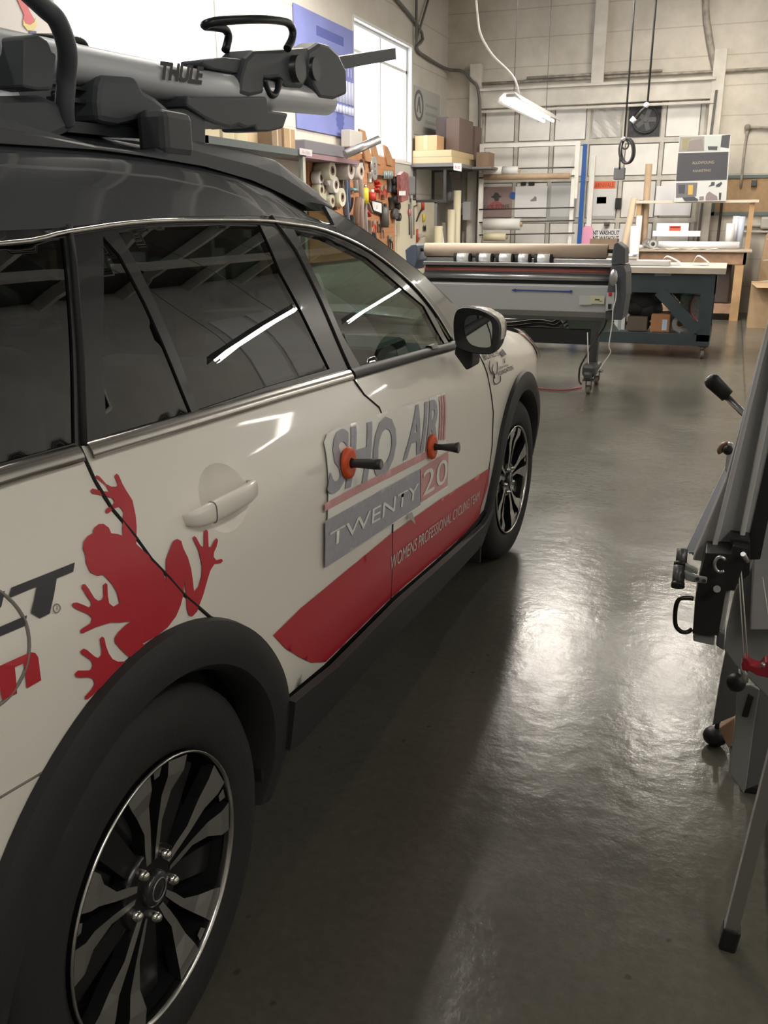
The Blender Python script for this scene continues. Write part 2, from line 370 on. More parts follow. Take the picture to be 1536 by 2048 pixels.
# left wall with two window openings
W1 = (3.2, 8.36, 2.28, 3.95); W2 = (11.66, 13.92, 2.26, 3.85)
w = MB(); T = .25
def wallpiece(y0, y1, z0, z1): w.box((LX-T, y0, z0), (LX, y1, z1))
wallpiece(FY, W1[0], 0, CZ); wallpiece(W1[0], W1[1], 0, W1[2]); wallpiece(W1[0], W1[1], W1[3], CZ)
wallpiece(W1[1], W2[0], 0, CZ); wallpiece(W2[0], W2[1], 0, W2[2]); wallpiece(W2[0], W2[1], W2[3], CZ); wallpiece(W2[1], BY, 0, CZ)
struct(w, 'wall_left', m_left)
struct(MB().box((RX, FY, 0), (RX+.25, BY, CZ)), 'wall_right', mat('right_wall_paint', (.74, .72, .68), .7, noise=.15, nscale=1.5))
struct(MB().box((LX, FY-.25, 0), (RX, FY, CZ)), 'wall_rear', mat('rear_wall_paint', (.40, .39, .36), .7, noise=.2, nscale=1))
m_pane = glassmat('window_glass', (.96, .98, 1), .05)
for i, (y0, y1, z0, z1) in enumerate((W1, W2)):
    f = MB(); d = .05; X0 = LX-.12; X1 = LX-.06; e1 = .003
    f.box((X0, y0+e1, z0+e1), (X1, y0+d, z1-e1)).box((X0, y1-d, z0+e1), (X1, y1-e1, z1-e1)).box((X0+.001, y0+d, z0+e1), (X1-.001, y1-d, z0+d)).box((X0+.001, y0+d, z1-d), (X1-.001, y1-d, z1-e1))
    n = 4 if i == 0 else 2
    for k in range(1, n): y = y0+(y1-y0)*k/n; f.box((X0, y-.022, z0), (X1, y+.022, z1))
    zt = z1-.34; f.box((X0, y0, zt-.02), (X1, y1, zt+.02))
    wn = struct(f, 'window_%d' % (i+1), m_frame)
    MB().add([(X0+.03, y0+.01, z0+.01), (X0+.03, y1-.01, z0+.01), (X0+.03, y1-.01, z1-.01), (X0+.03, y0+.01, z1-.01)], [[0, 1, 2, 3]]).build('window_pane', m_pane, wn)
    MB().box((LX-.058, y0-.03, z0-.03), (LX+.015, y1+.03, z0+.008)).box((LX-.058, y0-.03, z1-.008), (LX+.015, y1+.03, z1+.03)).box((LX-.057, y0-.029, z0), (LX+.014, y0+.008, z1)).box((LX-.057, y1-.008, z0), (LX+.014, y1+.029, z1)).build('window_casing', m_frame, wn)
# back wall with the roller door opening
DX0, DX1, DZ = -4.22, -.56, 3.29
w = MB().box((LX, BY, 0), (DX0, BY+.3, CZ)).box((DX0, BY, DZ), (DX1, BY+.3, CZ)).box((DX1, BY, 0), (RX, BY+.3, CZ))
struct(w, 'wall_back', m_back)
m_door = mat('door_panel_white', (.82, .80, .76), .45, noise=.1, nscale=4)
m_rail = mat('door_frame_grey', (.60, .57, .51), .5, noise=.2, nscale=5)
dr = struct(MB().box((DX0, BY+.10, 0), (DX1, BY+.16, DZ)), 'door_1', m_rail)
# raised stiles and rails, then panels
xs = [at(p, 240, 1, BY).x for p in (964, 1032, 1104, 1176, 1249, 1327, 1405)]
zs = [at(1100, p, 1, BY).z for p in (205, 286, 359, 441)]; zs += [zs[-1]-.62, .02]
f = MB()
for x in xs: f.box((x-.03, BY+.07, 0), (x+.03, BY+.10, DZ))
for z in zs: f.box((DX0, BY+.065, max(z-.035, 0)), (DX1, BY+.10, z+.035))
f.build('door_stiles', m_rail, dr)
for j in range(5):
    for i in range(6):
        if j == 0 and i == 3:
            g = MB(); cx = (xs[3]+xs[4])/2
            poly = [(xs[3]+.06, zs[1]+.06), (xs[4]-.05, zs[1]+.07), (xs[4]-.08, zs[1]+.3), (xs[4]-.03, zs[0]-.14), (xs[4]-.1, zs[0]-.07), (xs[3]+.07, zs[0]-.09)]
            vs, fs = tessel(poly, res=.06); g.add([(a, BY+.085-.012*math.sin(a*31+b*17), b) for a, b in vs], fs)
            g.build('crumpled_plastic_sheet', mat('plastic_sheet', (.50, .485, .45), .35), dr, solid=.003); continue
        if j == 0 and i == 4:
            g = MB().box((xs[4]+.05, BY+.08, zs[1]+.055), (xs[5]-.05, BY+.10, zs[0]-.055)); v = g.build('fan_vent', mat('vent_black', (.055, .055, .06), .6, noise=.4, nscale=20), dr)
            c = ((xs[4]+xs[5])/2+.02, BY+.07, (zs[0]+zs[1])/2); MB().lathe([(.21, 0), (.21, -.02), (.18, -.02), (.18, 0)], c, 1, 32).build('vent_ring', mat('vent_ring', (.03, .03, .03), .5), v)
            b = MB()
            for k in range(5):
                t = 2*PI*k/5; b.beam((c[0]+.03*math.cos(t), c[1], c[2]+.03*math.sin(t)), (c[0]+.16*math.cos(t), c[1]+.01, c[2]+.16*math.sin(t)), .07, .006, up=(0, 1, 0))
            b.cyl((c[0], c[1]-.02, c[2]), (c[0], c[1]+.01, c[2]), .035); b.build('fan_blades', mat('fan_grey', (.11, .11, .11), .5), v); continue
        pn = MB().bbox((xs[i]+.045, BY+.078, zs[j+1]+.05), (xs[i+1]-.045, BY+.10, zs[j]-.05), .004).build('door_panel', m_door, dr)
        MB().box((xs[i]+.034, BY+.09, zs[j+1]+.039), (xs[i+1]-.034, BY+.099, zs[j]-.039)).build('panel_gasket', mat('gasket_dark', (.22, .21, .19), .8), pn)
# pillars, beams, conduits
def py(name, x0, y0, x1, y1, Y, dep, m, bev=.01): return struct(pb(MB(), x0, y0, x1, y1, Y, dep, 0, bev), name, m)
zb = lambda z: z
a = at(940, 128, 1, BY-.12); b = at(963, 128, 1, BY-.12)
struct(MB().bbox((a.x, BY-.12, 0), (b.x, BY, a.z), .008), 'trim_1', m_trimw)
a = at(1430, 97, 1, BY-.12); b = at(1456, 97, 1, BY-.12)
struct(MB().bbox((a.x, BY-.12, 0), (b.x, BY, a.z), .008), 'trim_2', m_trimw)
a = at(1181, 170, 1, BY-.12); b = at(1206, 170, 1, BY-.12)
struct(MB().bbox((a.x, BY-.12, a.z), (b.x, BY, CZ), .008), 'trim_3', m_trimw)
a = at(960, 181, 1, BY-.10); b = at(1428, 201, 1, BY-.10)
struct(MB().bbox((a.x, BY-.10, b.z+.03), (b.x, BY, a.z+.02), .01), 'trim_4', m_trimw)          # header channel
struct(MB().bbox((a.x, BY-.16, a.z-.02), (b.x, BY-.10, a.z+.02), .006).bbox((a.x, BY-.14, b.z-.04), (b.x, BY-.10, b.z+.0), .006), 'trim_5', m_trimw)
m_grime = mat('grimy_conduit', (.40, .36, .30), .5, noise=.45, nscale=9)
zc = at(1200, 155, 1, BY-.05).z
struct(MB().tube([(a.x, BY-.05, zc), (1.6, BY-.05, zc)], .022).tube([(-3.4, BY-.05, zc+.05), (-2.4, BY-.05, zc+.05), (-1.3, BY-.05, zc+.05)], .02), 'trim_6', m_grime)
# conduit down the left wall corner, bending over the back wall
p0 = at(832, 112, 0, LX+.04)
struct(MB().tube(smooth([(LX+.04, 8.6, 4.95), (LX+.04, 13.95, 4.2), (LX+.04, 14.06, 3.86), (LX+.04, 14.6, 3.80), (LX+.05, 15.6, 3.78), (LX+.30, BY-.16, 3.74), (-4.30, BY-.17, 3.6), (-4.16, BY-.17, 3.4), (-4.13, BY-.17, 2.6), (-4.13, BY-.17, .6)], 5), .024), 'trim_7', mat('dark_conduit', (.13, .125, .115), .5))
struct(MB().tube([(LX+.06, 13.96, 4.98), (LX+.06, 13.99, 3.9)], .02).tube([(LX+.06, 13.99, 3.95), (LX+.05, 14.9, 4.98)], .018), 'trim_8', mat('dark_conduit', (0, 0, 0)))
# far-right conduits
a = at(1412, 0, 1, BY-.04); b = at(1432, 140, 1, BY-.04)
struct(MB().tube(smooth([(a.x-.05, BY-.04, CZ), tuple(a), (a.x+.10, BY-.04, a.z-.5), tuple(b)], 5), [.05]*15+[.03]), 'trim_9', m_grime)
a = at(1436, 180, 1, BY-.16); struct(MB().tube([(a.x-.02, BY-.16, a.z), (a.x-.09, BY-.16, .3)], .02), 'trim_10', mat('dark_conduit', (0, 0, 0)))
a = at(1495, 255, 1, BY-.05); struct(MB().tube(smooth([(a.x, BY-.05, 1.9), (a.x, BY-.05, a.z-.1), (a.x+.1, BY-.05, a.z), (a.x+.6, BY-.05, a.z-.02), (RX-.1, BY-.05, a.z-.02)], 4), .02).ball((a.x, BY-.05, a.z), .05), 'trim_11', m_grime)
# roof joists (seen mirrored in the side glass)
m_joist = mat('roof_joist', (.78, .76, .72), .6)
k = 11
jb = MB()
for y in (-2.6, -1.0, .6, 2.2, 3.8, 5.4, 7.0, 8.6, 10.2, 11.8, 13.4, 15.0): jb.box((LX, y-.05, CZ-.22), (RX, y+.05, CZ-.02))
for x in (-.6, 1.2, 3.0): jb.box((x-.06, FY, CZ-.42), (x+.06, BY, CZ-.22))
tag(jb.build('trim_12', m_joist), kind='structure')

pnl = struct(MB().bbox((RX-.03, 11.1, 2.9), (RX, 12.0, 4.3), .01).bbox((RX-.03, 12.15, 2.9), (RX, 13.1, 4.3), .01), 'trim_16', mat('bright_white_panel', (.88, .88, .88), .5))
# ------------------------------------------------------------------ the car
CX, SX, RWY, FWY = -1.71, -.79, 1.06, 3.80            # centre line, side plane, wheel centres
KP = [(.15, .09), (.28, .05), (.40, .02), (.60, 0), (.78, 0), (.88, .0035), (.96, .015), (1.03, .042), (1.07, .064), (1.10, .077), (1.3, .15), (1.48, .235), (1.54, .28), (1.62, .38), (1.8, .6)]
def inset(y, z):
    v = pchip(z, KP)
    v += .25*max(0, interp(z, [(.98, .15), (1.02, 0)])) * 0
    if y > 4.1: v += .9*(y-4.1)**2
    if y < .3: v += .5*(.3-y)**2
    if y > 3.2: v += min(1, (y-3.2)/.8)*max(0, z-.82)**2*4
    return v
def sp(y, z, off=0, sg=1):
    x = SX-inset(y, z)+off
    return Vector((x if sg > 0 else 2*CX-x, y, z))
def S(px, py):
    x = SX
    for _ in range(60):
        p = at(px, py, 0, x); x = .5*x+.5*(SX-inset(min(max(p.y, -1), 5), min(max(p.z, 0), 2)))
    return (p.y, p.z)
def SL(l): return [S(*p) for p in l]
def patch(name, poly, m, parent, holes=(), off=0, res=.028, sg=1, solid=.0, sm=True):
    vs, fs = tessel(poly, holes, res); b = MB(); b.add([sp(y, z, off, sg) for y, z in vs], fs, 0, sm)
    return b.build(name, m, parent, solid=solid)
def strip(name, pts, r, m, parent, off=0, sg=1, sy=1.0, seg=8):
    b = MB(); b.tube([sp(y, z, off, sg) for y, z in resample(pts, .06, False)], r, seg, sy=sy); return b.build(name, m, parent)
m_paint = mat('pearl_white_paint', (.86, .83, .76), .28, coat=.6)
m_dark = mat('black_wrap_paint', (.060, .066, .076), .22, coat=1.0)  # black wrap lifted to a bluish grey, imitating lens haze over the roof
m_gloss = mat('gloss_black_trim', (.018, .019, .022), .25, coat=.5)
m_clad = mat('black_plastic_cladding', (.026, .026, .027), .62, bump=.1, bscale=300)
m_chrome = mat('satin_chrome', (.62, .60, .57), .22, 1)
m_gap = mat('panel_gap', (.015, .015, .015), .8)
m_tyre = mat('tyre_rubber', (.020, .020, .020), .75, bump=.15, bscale=90)
m_glassF = glassmat('tinted_front_glass', (.42, .50, .46), .12)
m_glassR = glassmat('privacy_glass', (.07, .075, .08), .14)
m_in = mat('cabin_black', (.03, .032, .035), .7); m_seat = mat('grey_seat_fabric', (.20, .21, .21), .8)
car = empty('car', (CX, 2.35, 0), 'white estate car with black roof, red tree frog decal and red sill stripe', 'car')
def arc(cy, r, a0, a1, n=24): return [(cy+r*math.cos(math.radians(a0+(a1-a0)*i/n)), .36+r*math.sin(math.radians(a0+(a1-a0)*i/n))) for i in range(n+1)]
seamC = [(1.064, 1.143), (1.066, 1.092), (1.071, 1.047), (1.107, .957), (1.171, .873), (1.242, .801), (1.355, .722)]
seamB = [(2.074, 1.102), (2.075, 1.09), (2.097, 1.04), (2.152, .998), (2.172, .9), (2.181, .7), (2.172, .58), (2.194, .46), (2.205, .437)]
seamF = [(3.15, 1.045), (3.156, 1.006), (3.226, .918), (3.306, .761), (3.308, .631), (3.277, .549), (3.247, .472), (3.232, .40), (3.24, .33)]
AR = .455
for sg in (1, -1):
    patch('quarter_panel', [(-.05, 1.16), (.5, 1.155)]+seamC+arc(RWY, AR, 50, 187)+[(.58, .28), (-.06, .28), (-.10, .6), (-.08, .95)], m_paint, car, sg=sg, solid=.004)
    cup = lambda y0, z0: [(y0+.078*math.cos(2*PI*k/28), z0+.060*math.sin(2*PI*k/28)) for k in range(28)]
    rd = patch('rear_door', seamC+[p for p in arc(RWY, AR, 49, 17)]+[(1.508, .491), (1.733, .462)]+seamB[::-1]+[(1.66, 1.121), (1.39, 1.13)], m_paint, car, [cup(1.355, .985)], sg=sg)
    fd = patch('front_door', seamB+[(2.8, .372), (3.24, .33)]+seamF[::-1]+[(2.906, 1.067)], m_paint, car, [cup(2.455, .962)] if sg < 0 else [], sg=sg)
    fn = patch('front_fender', seamF+arc(FWY, AR, 184, -8)+[(4.70, .26), (4.74, .5), (4.72, .66), (4.60, .80), (4.45, .875), (4.2, .945), (3.95, .995), (3.7, 1.03), (3.45, 1.045)], m_paint, car, sg=sg, solid=.004)
    for s_, par in ((seamC, rd), (seamB, fd), (seamF, fn)): strip('door_gap', s_, .0034, m_gap, par, 0, sg)
    strip('door_gap', arc(RWY, AR+.012, 48, 20, 8), .003, m_gap, rd, 0, sg)
    # sill cladding with a step
    patch('sill_cladding', [(1.50, .50), (1.733, .465), (2.205, .440), (2.8, .375), (3.24, .333), (3.36, .36), (3.36, .20), (3.0, .235), (2.25, .315), (1.56, .36), (1.50, .38)], m_clad, car, off=.016, sg=sg, solid=.02, sm=True)
    for cy in (RWY, FWY):
        a0, a1 = (-14, 196) if cy == RWY else (-8, 196); b = MB(); P = [(.478, .001), (.474, .016), (.455, .024), (.425, .026), (.398, .020), (.385, -.002), (.388, -.06)]
        vs = []; n = 60
        for (r, o) in P:
            for k in range(n+1):
                t = math.radians(a0+(a1-a0)*k/n); y = cy+r*math.cos(t); z = .36+r*math.sin(t)
                vs.append(sp(cy+(y-cy)*.95 if cy == FWY else y, z, 0, sg)*0+Vector(((SX-inset(y, z)+o) if sg > 0 else 2*CX-(SX-inset(y, z)+o), y, z)))
        b.add(vs, [[i*(n+1)+k, i*(n+1)+k+1, (i+1)*(n+1)+k+1, (i+1)*(n+1)+k] for i in range(len(P)-1) for k in range(n)], 0, True)
        b.build('wheel_arch_trim', m_clad, car, solid=.004)
        xa, xb = SX-.05, SX-.36
        if sg < 0: xa, xb = 2*CX-xa, 2*CX-xb
        w_ = MB().lathe([(.40, xa), (.40, xb), (.02, xb)], (0, cy, .36), 0, 40, a0=math.radians(-20), a1=math.radians(200)); w_.build('wheel_well', mat('wheel_well', (.012, .012, .012), .9), car)
    # greenhouse: frames with holes, glass set in
    Q = [(.35, 1.40), (.30, 1.18)]+SL([(150, 886), (141, 620), (127, 476)])
    RF = SL([(206, 472), (240, 510), (290, 604), (383, 824), (214, 872), (204, 700)])
    RM = SL([(236, 464), (300, 452), (430, 448), (520, 450), (562, 545), (660, 738), (540, 772), (398, 820), (318, 620), (270, 520)])
    FM = SL([(588, 459), (650, 473), (735, 516), (812, 582), (848, 612), (890, 688), (720, 731), (682, 665), (628, 545)])
    VT = SL([(857, 606), (882, 640), (904, 676), (898, 687)])
    ftop = [(137, 450), (300, 430), (420, 426), (545, 428)]
    qf = patch('quarter_window_frame', [(.12, 1.44), (-.03, 1.17)]+SL([(165, 893), (150, 600), (137, 450)]), m_gloss, car, [Q], sg=sg, solid=.02)
    patch('quarter_window', Q, m_glassR, qf, off=-.004, sg=sg)
    rf = patch('rear_door_frame', SL(ftop+[(592, 500), (702, 743), (540, 783), (400, 823), (165, 893), (150, 600)]), m_gloss, rd, [RF, RM], sg=sg, solid=.02)
    patch('rear_quarter_glass', RF, m_glassR, rd, off=-.004, sg=sg)
    patch('rear_door_glass', RM, m_glassR, rd, off=-.004, sg=sg)
    ff = patch('front_door_frame', SL([(545, 428), (600, 436), (660, 451), (750, 497), (828, 560), (880, 619), (912, 668), (905, 690), (702, 743), (592, 500)])+[], m_gloss, fd, [FM, VT], sg=sg, solid=.02)
    patch('front_door_glass', FM, m_glassF, fd, off=-.004, sg=sg); patch('vent_glass', VT, m_glassF, fd, off=-.004, sg=sg)
    strip('window_gap', SL([(541, 432), (590, 500), (703, 746)]), .004, m_gap, rd, .001, sg)
    strip('window_gap', SL([(137, 452), (152, 600), (166, 890)]), .006, m_gap, rd, .001, sg)
    if False: strip('window_divider', SL([(236, 498), (300, 607), (391, 824)]), .010, m_gloss, rd, .0, sg)
    # chrome lines: along the tops and the belt
    b = MB(); top = smooth([(.15, 1.40), (.6, 1.432)]+SL([(0, 487), (135, 463), (300, 442), (500, 440), (575, 447), (650, 461), (740, 503), (820, 567), (870, 627), (903, 680)]), 4)
    b.tube([sp(p[0], p[1], .004, sg) for p in top], .0042, 6); b.build('window_top_chrome', m_chrome, car)
    for nm, ys in (('belt_chrome', (-.02, 1.055)), ('belt_chrome', (1.075, 2.068)), ('belt_trim', (2.082, 3.05))):
        T_ = [(-.02, 1.158), (.905, 1.150), (1.064, 1.143), (1.391, 1.130), (1.658, 1.120), (2.077, 1.102), (2.906, 1.067), (3.15, 1.052)]
        b = MB(); vs = []; n = 20
        for k in range(n+1):
            y = ys[0]+(ys[1]-ys[0])*k/n; z = interp(y, T_)
            for dz, o in ((.004, .0), (.002, .009), (-.010, .012), (-.019, .010), (-.021, .002)): vs.append(sp(y, z+dz, o, sg))
        b.add(vs, [[i*5+j, i*5+j+1, i*5+j+6, i*5+j+5] for i in range(n) for j in range(4)], 0, True); b.build(nm, m_chrome if nm == 'belt_chrome' else mat('belt_dark', (.035, .035, .035), .5), car)
    # A pillar between door frame and windscreen
    low = SL([(600, 436), (660, 451), (750, 497), (828, 560), (880, 619), (912, 668)])
    zl_ = interp(2.33, low); low = [(2.33, zl_)]+[p for p in low if p[0] > 2.34]
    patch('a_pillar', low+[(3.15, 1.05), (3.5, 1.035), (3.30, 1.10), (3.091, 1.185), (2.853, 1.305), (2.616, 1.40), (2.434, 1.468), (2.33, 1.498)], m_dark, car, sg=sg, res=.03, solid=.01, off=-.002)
    # mud flap and inner shade
    x = SX-.03 if sg > 0 else 2*CX-SX+.03
    [MB().bbox((x-.2*sg, yy, .14), (x, yy+.015, .42), .004).build('mud_flap', m_clad, car) for yy in (RWY-.47, FWY-.50)]
# roof skin
ZS = [(-.1, 1.40), (.12, 1.44)]+sorted(SL([(137, 450), (300, 430), (420, 426), (545, 428), (600, 436), (650, 448)]))
ZC = [(-.02, 1.52), (.2, 1.575), (.6, 1.625), (1.0, 1.65), (1.5, 1.66), (1.9, 1.645), (2.15, 1.61), (2.33, 1.56)]
b = MB(); vs = []; ysec = [-.02, .1, .25, .4, .6, .8, 1, 1.2, 1.4, 1.6, 1.8, 1.95, 2.1, 2.22, 2.33]; NU = 21
for y in ysec:
    zs_ = interp(y, ZS)-.004; zc_ = interp(y, ZC); P = [(inset(y, zs_)-.001, zs_), (.256, min(zs_+.05, zc_-.11)), (.285, zc_-.095), (.33, zc_-.062), (.42, zc_-.035), (.60, zc_-.012), (.78, zc_-.003), (.92, zc_)]
    P[1] = ((P[0][0]+P[2][0])/2, (P[0][1]+P[2][1])/2)
    row = [Vector((SX-i, y, z)) for i, z in P]; row += [Vector((2*CX-p.x, p.y, p.z)) for p in row[-2::-1]]; NU = len(row); vs += row
b.add(vs, [[i*NU+j, i*NU+j+1, (i+1)*NU+j+1, (i+1)*NU+j] for i in range(len(ysec)-1) for j in range(NU-1)], 0, True)
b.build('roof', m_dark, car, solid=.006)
# windscreen, bonnet, tail
def loft(name, rows, m, solid=.004):
    b = MB(); n = len(rows[0]); vs = [p for r in rows for p in r]
    b.add(vs, [[i*n+j, i*n+j+1, (i+1)*n+j+1, (i+1)*n+j] for i in range(len(rows)-1) for j in range(n-1)], 0, True); return b.build(name, m, car, solid=solid)
def cross(y, z, bulge, crown, off=0, n=16):
    a = sp(y, z, off); out = []
    for k in range(n+1):
        u = -1+2*k/n; x = CX+(CX-a.x)*u*-1 if False else CX-(a.x-CX)*u
        out.append(Vector((x, y+bulge*(1-u*u), z+crown*(1-u*u))))
    return out
loft('windscreen', [cross(y, z, .10+.10*t, .05*(1-t)) for (y, z, t) in ((2.33, 1.50, 0), (2.434, 1.466, .1), (2.616, 1.40, .25), (2.853, 1.304, .5), (3.091, 1.185, .75), (3.30, 1.10, .9), (3.5, 1.036, 1))], m_glassF, 0)
loft('bonnet', [cross(y, z, bl, cr) for (y, z, bl, cr) in ((3.45, 1.044, .28, .03), (3.7, 1.03, .22, .05), (3.95, .995, .2, .07), (4.2, .945, .18, .08), (4.45, .875, .15, .08), (4.60, .80, .12, .06))], m_paint)
loft('front_bumper', [cross(4.60, .80, .12, .0), cross(4.72, .66, .10, 0), cross(4.74, .5, .10, 0), cross(4.70, .26, .08, 0)], m_paint)
g_ = MB().bbox((CX-.38, 4.78, .52), (CX+.38, 4.85, .72), .01)
for k in range(4): g_.box((CX-.36, 4.85, .54+k*.045), (CX+.36, 4.858, .555+k*.045))
g_.build('grille', m_gloss, car)
loft('tailgate', [cross(.10, 1.50, -.05, .04), cross(.0, 1.40, -.06, .02), cross(-.03, 1.17, -.08, 0)], m_glassR, 0)
loft('rear_bumper', [cross(-.03, 1.17, -.08, 0), cross(-.08, .95, -.10, 0), cross(-.10, .6, -.12, 0), cross(-.06, .28, -.10, 0)], m_paint)
MB().bbox((CX-.66, .45, .20), (CX+.66, 4.6, .32), .02).box((CX-.893, 1.44, .33), (CX+.893, 3.42, .36)).box((CX-.60, .3, .55), (CX+.60, 4.4, .60)).box((CX-.55, -.0, .28), (CX+.55, .6, .40)).box((CX-.55, 1.55, .2), (CX+.55, 3.3, .33)).build('underbody', mat('underbody', (.012, .012, .012), .9), car)
# headlight (visible corner beyond the fender)
for sg in (1, -1):
    poly = [(4.12, .985), (4.30, .95), (4.50, .875), (4.66, .77), (4.66, .68), (4.48, .72), (4.28, .82)]
    hl = patch('headlight', poly, glassmat('lamp_lens', (.9, .9, .9), .05), car, off=.018, res=.05, sg=sg)
    patch('headlight_reflector', [(4.14, .965), (4.30, .93), (4.48, .86), (4.62, .77), (4.62, .70), (4.47, .74), (4.28, .83)], mat('amber_reflector', (.60, .36, .30), .3, .2), hl, off=.006, res=.05, sg=sg)
# cabin
c = MB()
c.bbox((CX-.74, 2.95, .55), (CX+.74, 3.35, 1.01), .06).bbox((CX-.78, .1, .34), (CX+.78, 3.3, .40), .01)
c.bbox((CX+.22, 2.90, .96), (CX+.60, 3.25, 1.04), .03)
c.build('dashboard', m_in, car)
hd = MB(); hd.bbox((CX-.62, .15, 1.46), (CX+.62, 2.25, 1.475), .004); hd.build('headliner', mat('headliner', (.25, .25, .24), .9), car)
for sx in (-1, 1):
    x = CX+.37*sx; s_ = MB()
    s_.bbox((x-.26, 2.05, .42), (x+.26, 2.60, .60), .05).add(*[[], []])
    s_.bbox((x-.25, 1.93, .52), (x+.25, 2.10, 1.12), .06); s_.bbox((x-.13, 1.90, 1.14), (x+.13, 2.00, 1.36), .04)
    s_.build('front_seat', m_seat, car)
MB().bbox((CX-.66, .95, .42), (CX+.66, 1.45, .60), .05).bbox((CX-.66, .82, .52), (CX+.66, .98, 1.08), .05).bbox((CX-.5, .84, 1.10), (CX-.24, .92, 1.26), .03).bbox((CX+.24, .84, 1.10), (CX+.5, .92, 1.26), .03).build('rear_bench', m_seat, car)
sw = MB(); cc = Vector((CX-.37, 2.78, .98)); ax = Vector((0, -.9, .42)).normalized(); u = Vector((1, 0, 0)); v = ax.cross(u)
sw.tube([cc+(u*math.cos(t)+v*math.sin(t))*.185 for t in [2*PI*k/28 for k in range(28)]], .015, 8, closed=True)
for t in (0, PI, 1.5*PI): sw.beam(cc, cc+(u*math.cos(t)+v*math.sin(t))*.18, .03, .015)
sw.ball(cc, .06, sc=(1, .6, 1)); sw.build('steering_wheel', mat('steering_wheel', (.05, .05, .055), .5), car)
MB().tube([cc-ax*.02, cc-ax*.35], .03).build('steering_column', m_in, car)
MB().box((SX-.14, .15, .34), (SX-.115, 3.3, 1.04)).build('door_card', m_in, car); MB().box((2*CX-SX+.14, .15, .34), (2*CX-SX+.115, 3.3, 1.04)).build('door_card', m_in, car)
# B pillar inner trim, belt
for sg in (1, -1): patch('pillar_inner_trim', SL([(560, 450), (600, 455), (705, 720), (690, 735)]), mat('pale_trim', (.42, .42, .41), .7), car, off=-.05, sg=sg, solid=.01)
# door handles and cups
for (hy, hz) in ((1.355, .985), (2.455, .962)):
    for sg in (1, -1):
        if hy > 2 and sg > 0: continue        # covered by the film on this side
        par = [o for o in car.children if o.name.startswith('rear_door' if hy < 2 else 'front_door') and 'frame' not in o.name and 'glass' not in o.name][0 if sg > 0 else 1]
        d = MB(); vs = []; ring = 28; nr = 7
        for i in range(nr+1):
            r = i/nr
            for k in range(ring):
                t = 2*PI*k/ring; vs.append(sp(hy+.078*r*math.cos(t), hz+.060*r*math.sin(t), -.026*(1-r*r)**1.2, sg))
        d.add(vs, [[i*ring+k, i*ring+(k+1) % ring, (i+1)*ring+(k+1) % ring, (i+1)*ring+k] for i in range(nr) for k in range(ring)], 0, True)
        d.build('handle_cup', m_paint, par)
        h = MB(); rows = []
        tab = [(-.138, .002, .004), (-.136, .016, .010), (-.122, .026, .0155), (-.095, .032, .0185), (-.06, .035, .0195), (-.01, .037, .0195), (.04, .036, .0185), (.068, .031, .0165), (.082, .022, .0125), (.088, .006, .008)]
        n_ = 14
        for (dy, o, hh) in tab:
            c0 = sp(hy+dy, hz+.001-dy*.0, o-.010, sg); row = []
            for k in range(n_):
                t = 2*PI*k/n_; a, b_ = math.cos(t), math.sin(t); a = math.copysign(abs(a)**.7, a); b_ = math.copysign(abs(b_)**.7, b_)
                row.append(c0+Vector((.010*a*sg, 0, hh*b_)))
            rows.append(row)
        vs = [p for r in rows for p in r]; m_ = len(rows)
        h.add(vs, [[i*n_+k, i*n_+(k+1) % n_, (i+1)*n_+(k+1) % n_, (i+1)*n_+k] for i in range(m_-1) for k in range(n_)]+[list(range(n_))[::-1], [(m_-1)*n_+k for k in range(n_)]], 0, True)
        dh = h.build('door_handle', m_paint, par)
        g2 = MB(); cr_ = sp(hy-.085, hz+.001, .0235, sg); pw = lambda a: math.copysign(abs(a)**.7, a)
        g2.tube([cr_+Vector((.0101*pw(math.cos(t))*sg, 0, .0190*pw(math.sin(t)))) for t in [2*PI*k/24 for k in range(24)]], .0011, 5, closed=True); g2.build('key_cap_gap', mat('flap_gap', (.22, .21, .19), .6), dh)
# fuel flap outline
full = [(.755+.077*math.cos(2*PI*k/48), .969+.077*math.sin(2*PI*k/48)) for k in range(48)]
b = MB(); b.tube([sp(y, z, .0) for y, z in full], .0028, 6, closed=True); b.build('fuel_flap_gap', mat('flap_gap', (.22, .21, .19), .6), [o for o in car.children if o.name == 'quarter_panel'][0])
strip('bumper_gap', SL([(90, 1542), (45, 1568), (0, 1595)])[::-1], .0018, mat('flap_gap', (0, 0, 0)), [o for o in car.children if o.name == 'quarter_panel'][0])
